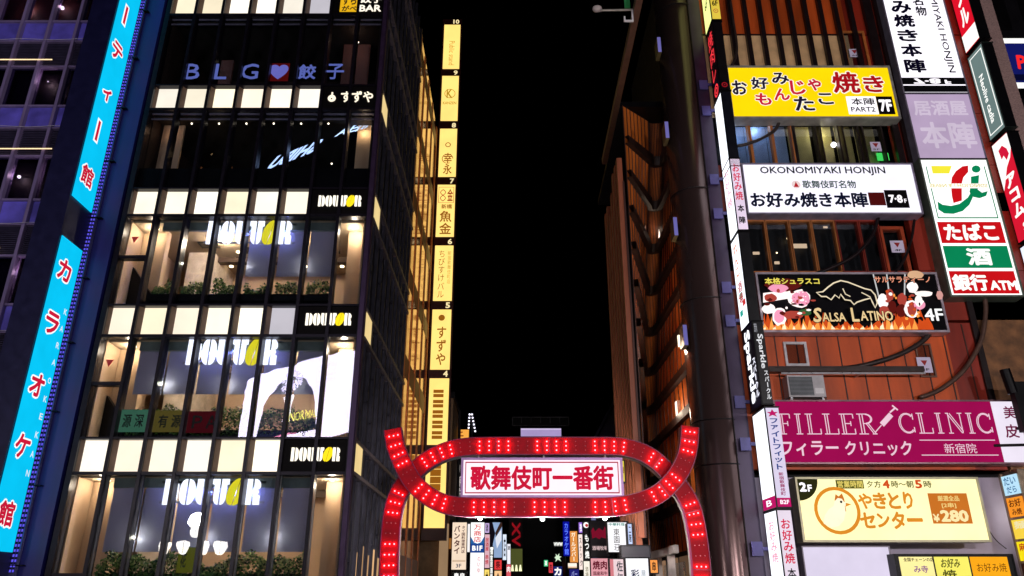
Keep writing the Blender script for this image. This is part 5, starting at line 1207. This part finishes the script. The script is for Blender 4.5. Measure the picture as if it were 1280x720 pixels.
bgsign('tiny white upright sign at the left side of the maroon building', 634, 680, 638, 705, 60, em('#f4f4ff', 1.1), [('酒', (.1, .1, .9, .3), BLK)])
bgsign('small red and white sign below the tiny white upright one', 633, 705.5, 638.5, 730, 60, em('#e8606a', .95), [('肉', (.1, .1, .9, .4), W7)])
bgsign('orange sign with one kanji behind the upper left of the gate', 564, 537, 586, 552, 52, em('#ffb04a', 1.0), [('千', (.3, .15, .7, .95), em('#a84a10', .8), {'bold': .03})])
bgsign('black board with white upright characters behind the gate beside the yellow directory', 564, 578, 580, 626, 52, pb('#120c10', .5), [('うつは', (.08, .05, .45, .95), em('#e8dcd8', .8), {'vert': True}), ('川利住', (.55, .05, .95, .95), em('#e8dcd8', .8), {'vert': True})])
bgsign('glowing blue neon sign with katakana right of the dark gap', 704, 652, 712, 695, 55, em('#0a14a8', .8), [('カラオケ館', (.15, .03, .85, .97), em('#5a78ff', 1.3), {'vert': True})])
bgsign('orange lit upright sign with white katakana right of the blue neon', 712, 664, 722, 703, 56, em('#f09a4a', .95), [('ガールズバー', (.2, .03, .8, .97), em('#fff4d8', 1.2), {'vert': True, 'bold': .02})])
bgsign('round white lamp-like sign at the foot of the orange sign', 710, 704, 721, 710, 55.5, em('#fff0e0', 1.2), [], [('rect', em('#f0c8a8', .9), (.0, .7, 1, 1))])
bgsign('small indigo sign below the orange lit sign', 712, 711.5, 724, 735, 56, em('#2a2a8a', .7), [('バー', (.2, .1, .8, .4), em('#b0b8ff', .9))])
bgsign('white letters on black high in the dark gap', 692, 677.5, 703.5, 683, 70, pb('#06060a', .5), [('WWW', (.02, .05, .98, .95), W7, {'bold': .05})])
bgsign('pale green flower shaped lit sign in the dark gap', 692, 691, 702.5, 703, 70, pb('#0a0c0a', .5), [], [('poly', em('#d8f0d0', 1.1), [(.1, .5), (.3, .35), (.25, .1), (.45, .3), (.7, .05), (.65, .35), (.95, .4), (.7, .55), (.9, .9), (.5, .7), (.2, .95), (.3, .65)])])
bgsign('blue sign with one white katakana at the bottom of the dark gap', 692, 708, 703, 735, 66, em('#1a2a78', .8), [('カ', (.1, .05, .9, .42), W7, {'bold': .05})])
bgsign('small amber lit shop front deep in the dark gap', 681, 688, 691, 697.5, 90, em('#d8963a', .9), [('亭', (.4, .2, .75, .8), em('#7a2a10', .8))])
bgsign('black upright sign with white brush writing and a red dot', 729.5, 651, 737, 700, 46, pb('#08060a', .5), [('もつ焼', (.15, .34, .9, .97), W7, {'vert': True, 'bold': .03})], [('disc', W7, (.5, .11, .16)), ('disc', RD, (.6, .12, .09))])
bgsign('white strip sign below the black brush writing sign', 730, 701.5, 737.5, 735, 46, em('#fff8e8', 1.1), [('酒場', (.2, .2, .8, .6), em('#b0a890', .8), {'vert': True})])
bgsign('dark poster board with a red bull shape and small white characters', 737.5, 651, 761, 696, 44, pb('#1c0a1c', .5), [('酒場牧場', (.10, .70, .92, .82), em('#e8c8c8', .9))], [('poly', em('#8a1430', .8), [(.08, .28), (.2, .18), (.28, .3), (.5, .2), (.72, .28), (.8, .15), (.92, .28), (.85, .5), (.6, .46), (.5, .52), (.3, .46), (.12, .5)])])
bgsign('pink sign with dark red yakiniku kanji under the dark poster board', 739, 698, 761, 735, 44, em('#f4aab4', .9), [('焼肉', (.10, .08, .92, .38), em('#7a1430', .7), {'bold': .03}), ('国産和牛', (.12, .44, .92, .58), em('#7a1430', .7))])
bgsign('white upright sign with green heading and brown brush kanji', 760, 653, 784, 690, 27.5, em('#fcfbff', 1.15), [('中華料理', (.06, .02, .9, .12), em('#3a9a8a', .9)), ('東園荘', (.28, .2, .62, .97), em('#4a3a34', .6), {'vert': True, 'bold': .01})])
bgsign('white sign with dark characters below a black box right of the yakiniku sign', 783, 698, 811, 735, 24.95, em('#fbfaff', 1.15), [('彩', (.20, .38, .58, .66), em('#2a3460', .6), {'bold': .02}), ('屋', (.66, .4, .86, .62), em('#c8d0d8', .9))])
o = bgsign('black unlit sign box on top of the white sign right of the yakiniku sign', 777, 682.5, 812, 696.5, 24.95, pb('#0c0a16', .5), [], [])
bgsign('pinkish sign with grey brush writing partly behind the white sign', 763, 699, 780, 735, 26.5, em('#f8dce0', 1.0), [('佐仁', (.45, .05, .95, .85), em('#4a4a58', .7), {'vert': True})], [('rect', em('#e88890', .9), (0, 0, .25, 1))])
bgsign('narrow yellow sign peeping out behind the right end of the gate nameplate', 777, 576, 780.5, 602, 26, em('#f0d848', .9), [('屋', (.1, .3, .9, .6), em('#a05a10', .8))])
extra = [
 ('narrow white sign edge left of the B1F sign', 584, 655, 587.5, 690, 49, '#f8f4f4', ''), ('small lilac sign high between the pink and sky coloured boards', 606, 654, 611.5, 666, 53, '#c8b0e0', '酒'),
 ('yellow small sign under the narrow pink sign', 605.5, 712, 611.5, 735, 51, '#ffe070', '丼'), ('red lantern coloured sign under the sky picture board', 618, 700, 627, 712, 57, '#e03a3a', '祭'),
 ('tiny cool white sign left under the maroon building', 628.5, 668, 633, 700, 62, '#e0ecff', '店'), ('warm small sign under the sky picture board', 618, 713.5, 627, 735, 57, '#ffc890', '食'),
 ('pale sign between the orange lit sign and the black brush sign', 723.5, 668, 728.5, 712, 58, '#ffe8e0', 'スナック'), ('small violet sign above the pale sign', 723.5, 653, 728.5, 666, 58, '#a070e0', '夜'),
 ('small red sign right beside the white letters in the dark gap', 686, 703, 691, 716, 75, '#e0404a', '肉'), ('green small sign under the amber shop front', 680, 700, 685, 708, 80, '#40c080', '薬'),
 ('pale blue sign high at the right end of the alley', 785, 655, 790, 680, 26, '#c8d8ff', '二階'), ('small orange sign under the black box at the right', 813, 700, 822, 716, 25, '#ffa050', '串'),
 ('white narrow sign beyond the dark gap at its left edge', 655, 700, 659, 725, 95, '#f0f0ff', ''), ('tiny blue sign deep in the dark gap', 662, 706, 667, 714, 110, '#4060ff', ''), ('tiny pink sign deep in the dark gap', 669, 709, 675, 716, 110, '#ff70a0', '')]
for lb, u0, v0, u1, v1, Y, hx, s in extra:
    bgsign(lb, u0, v0, u1, v1, Y, em(hx, 1.1), [(s, (.18, .08, .82, .92), BLK if hx[1] in 'fecF' else W7, {'vert': True})] if s else [])
# support posts for the free-hanging street signs (one per side)
PO = MB(); PO.tube([(xat(570, 700, 45.2), 45.2, 0), (xat(570, 700, 45.2), 45.2, 12)], .09, 8); tag(PO.build('sign_post', SOOT), 'dark steel post behind the cream katakana sign', 'post')
PO = MB(); PO.tube([(xat(770, 700, 46.5), 46.5, 0), (xat(770, 700, 46.5), 46.5, 10)], .09, 8); tag(PO.build('sign_post', SOOT), 'dark steel post behind the white brush kanji sign', 'post')

# ------------------------------------------------------------------ what the glass mirrors: a street lamp and a video screen; then added fill lamps
OFF = (-1.75, -.62, .62, 1.75)
def street_lamp(label, x, y, zt, n=5, p=900):
    t = thing('street_lamp', label, 'street lamp', (x, y, 0), 'lantern street lamps along the road')
    MB().tube([(x, y, 0), (x, y, 1.0), (x, y, zt - .4)], [.16, .10, .07], 10).build('pole', SOOT, t)
    m = MB()
    for k in range(n - 1):
        o_ = OFF[k]; m.tube([(x, y, zt - 1.4), (x + o_ * .4, y, zt - 1.5), (x + o_, y, zt - .95)], .03, 6)
    m.build('arm', SOOT, t)
    for k in range(n):
        o_ = OFF[k] if k < n - 1 else 0; zz = zt - .55 if k < n - 1 else zt + .45
        c = (x + o_, y, zz)
        MB().tube([(c[0], c[1], zz - .40), (c[0], c[1], zz - .32), (c[0], c[1], zz + .1), (c[0], c[1], zz + .36), (c[0], c[1], zz + .42)], [.12, .26, .40, .36, .08], 10).build('lantern', em('#fff6e8', 7.5), t)
        for q in range(5): b_ = q * 1.257; MB().tube([(c[0] + .27 * math.cos(b_), c[1] + .27 * math.sin(b_), zz - .34), (c[0] + .42 * math.cos(b_), c[1] + .42 * math.sin(b_), zz + .1), (c[0] + .37 * math.cos(b_), c[1] + .37 * math.sin(b_), zz + .38)], .014, 5).build('lantern_rib', SOOT, t)
    lamp('lantern_glow', (x, y, zt + 1.1), p, (1, .93, .95), .5, t)
    return t
street_lamp('cluster of five white lanterns mirrored in the lowest coffee shop windows', -20.2, -2.5, 5.0, p=4200)
street_lamp('unseen lantern lamp added just behind the camera as frontal fill light', 2.5, -7.0, 5.0, p=4200)  # unseen lamp added for frontal, flash-like fill
street_lamp('unseen lantern lamp added right of the camera to light the facades', 10.0, -6.0, 5.0, p=8500)  # unseen lamp added to throw light on the facades
street_lamp('unseen lantern lamp added far to the right to light the facades', 22.0, -3.0, 5.0, p=7000)  # also added out of view, to light the right-hand fronts

AB = thing('building_across', 'dark building behind the camera carrying the large curved video screen', 'building', (-24, -45, 0))
MB().box(-42, -8, -56, -41.5, 0, 40).build('wall', SOOT, AB)
MB().box(-7.9, 40, -60, -44, 0, 26).build('wing', SOOT, AB)
MY = 24.12
VS = thing('video_screen', 'large curved white video screen with dark arch mirrored in coffee shop glass', 'screen', (-24, -37, zat(560, 84)))
SL = (xat(303, 515, 88), 88.0, zat(560, 88), zat(474, 88)); SR = (xat(446, 488, 80), 80.0, zat(541, 80), zat(436, 80))
def sp(s, t, off=0.0):
    """screen point: s from the mirrored picture's left to right, t from foot to top"""
    bow = 4 * s * (1 - s)
    x = SL[0] + (SR[0] - SL[0]) * s; yv = SL[1] + (SR[1] - SL[1]) * s + .5 * bow - off
    z0 = SL[2] + (SR[2] - SL[2]) * s; z1 = SL[3] + (SR[3] - SL[3]) * s + .55 * bow
    return (x, 2 * MY - yv, z0 + (z1 - z0) * t)
def sgrid(pts_rows, off, mat, name):
    m = MB(); k = len(pts_rows[0]); vs = [sp(s, t, off) for r in pts_rows for s, t in r]
    m.add(vs, [(i * k + j, i * k + j + 1, (i + 1) * k + j + 1, (i + 1) * k + j) for i in range(len(pts_rows) - 1) for j in range(k - 1)]); m.build(name, mat, VS)
sgrid([[(j / 20, i) for j in range(21)] for i in (0, 1)], 0.0, em('#ece0ff', 8.0), 'display')
m = MB(); vs = [sp(j / 20, t, -.4) for t in (-.03, 1.03) for j in range(21)]; m.add(vs, [(j, j + 1, 22 + j, 21 + j) for j in range(20)]); m.build('screen_back', SOOT, VS)
arch = []
for j in range(15):
    s = .16 + .52 * j / 14; q = (j - 7) / 7; top = .72 * math.sqrt(max(0, 1 - q * q)) ** .8 + .10
    arch.append((s, max(.14, top)))
sgrid([[(s, .10) for s, t in arch], arch], .06, em('#4a4e88', .8), 'display_picture')
random.seed(5)
m = MB()
for _ in range(130):
    a, r = random.uniform(0, 2 * math.pi), random.uniform(.0, 1) ** .6; s, t = .42 + .095 * r * math.cos(a), .76 + .15 * r * math.sin(a); d = random.uniform(.004, .014)
    m.add([sp(s - d, t, .1), sp(s, t - d * 1.6, .1), sp(s + d, t, .1), sp(s, t + d * 1.6, .1)], [(0, 1, 2, 3)])
m.build('display_tree', em('#d8ccff', 6), VS)
sgrid([[(.37, .26), (.45, .26)], [(.385, .40), (.435, .40)], [(.37, .58), (.45, .58)]], .09, em('#f4f0ff', 7), 'display_vase')
def stext(s_, s0, t0, s1, t1, mat, off):
    v, f, x0, x1, y0, y1 = glyphs(s_, .0, 0); m = MB()
    m.add([sp(s0 + (s1 - s0) * (x - x0) / (x1 - x0), t0 + (t1 - t0) * (y - y0) / (y1 - y0), off) for x, y, z in v], f); m.build('lettering', mat, VS)
stext('NORMAL', .44, .25, .68, .36, em('#f0f06a', 6), .12)
stext('Lifestyle', .17, .14, .40, .25, em('#2a2838', .6), .12); stext('design', .46, .06, .62, .18, em('#2a2838', .6), .12)
sgrid([[(.16, .02), (.40, .02)], [(.16, .05), (.40, .05)]], .1, em('#3a2838', .6), 'display_strip')
sgrid([[(.30, .085), (.52, .085)], [(.30, .11), (.52, .11)]], .1, em('#f08ab0', 6), 'display_strip')
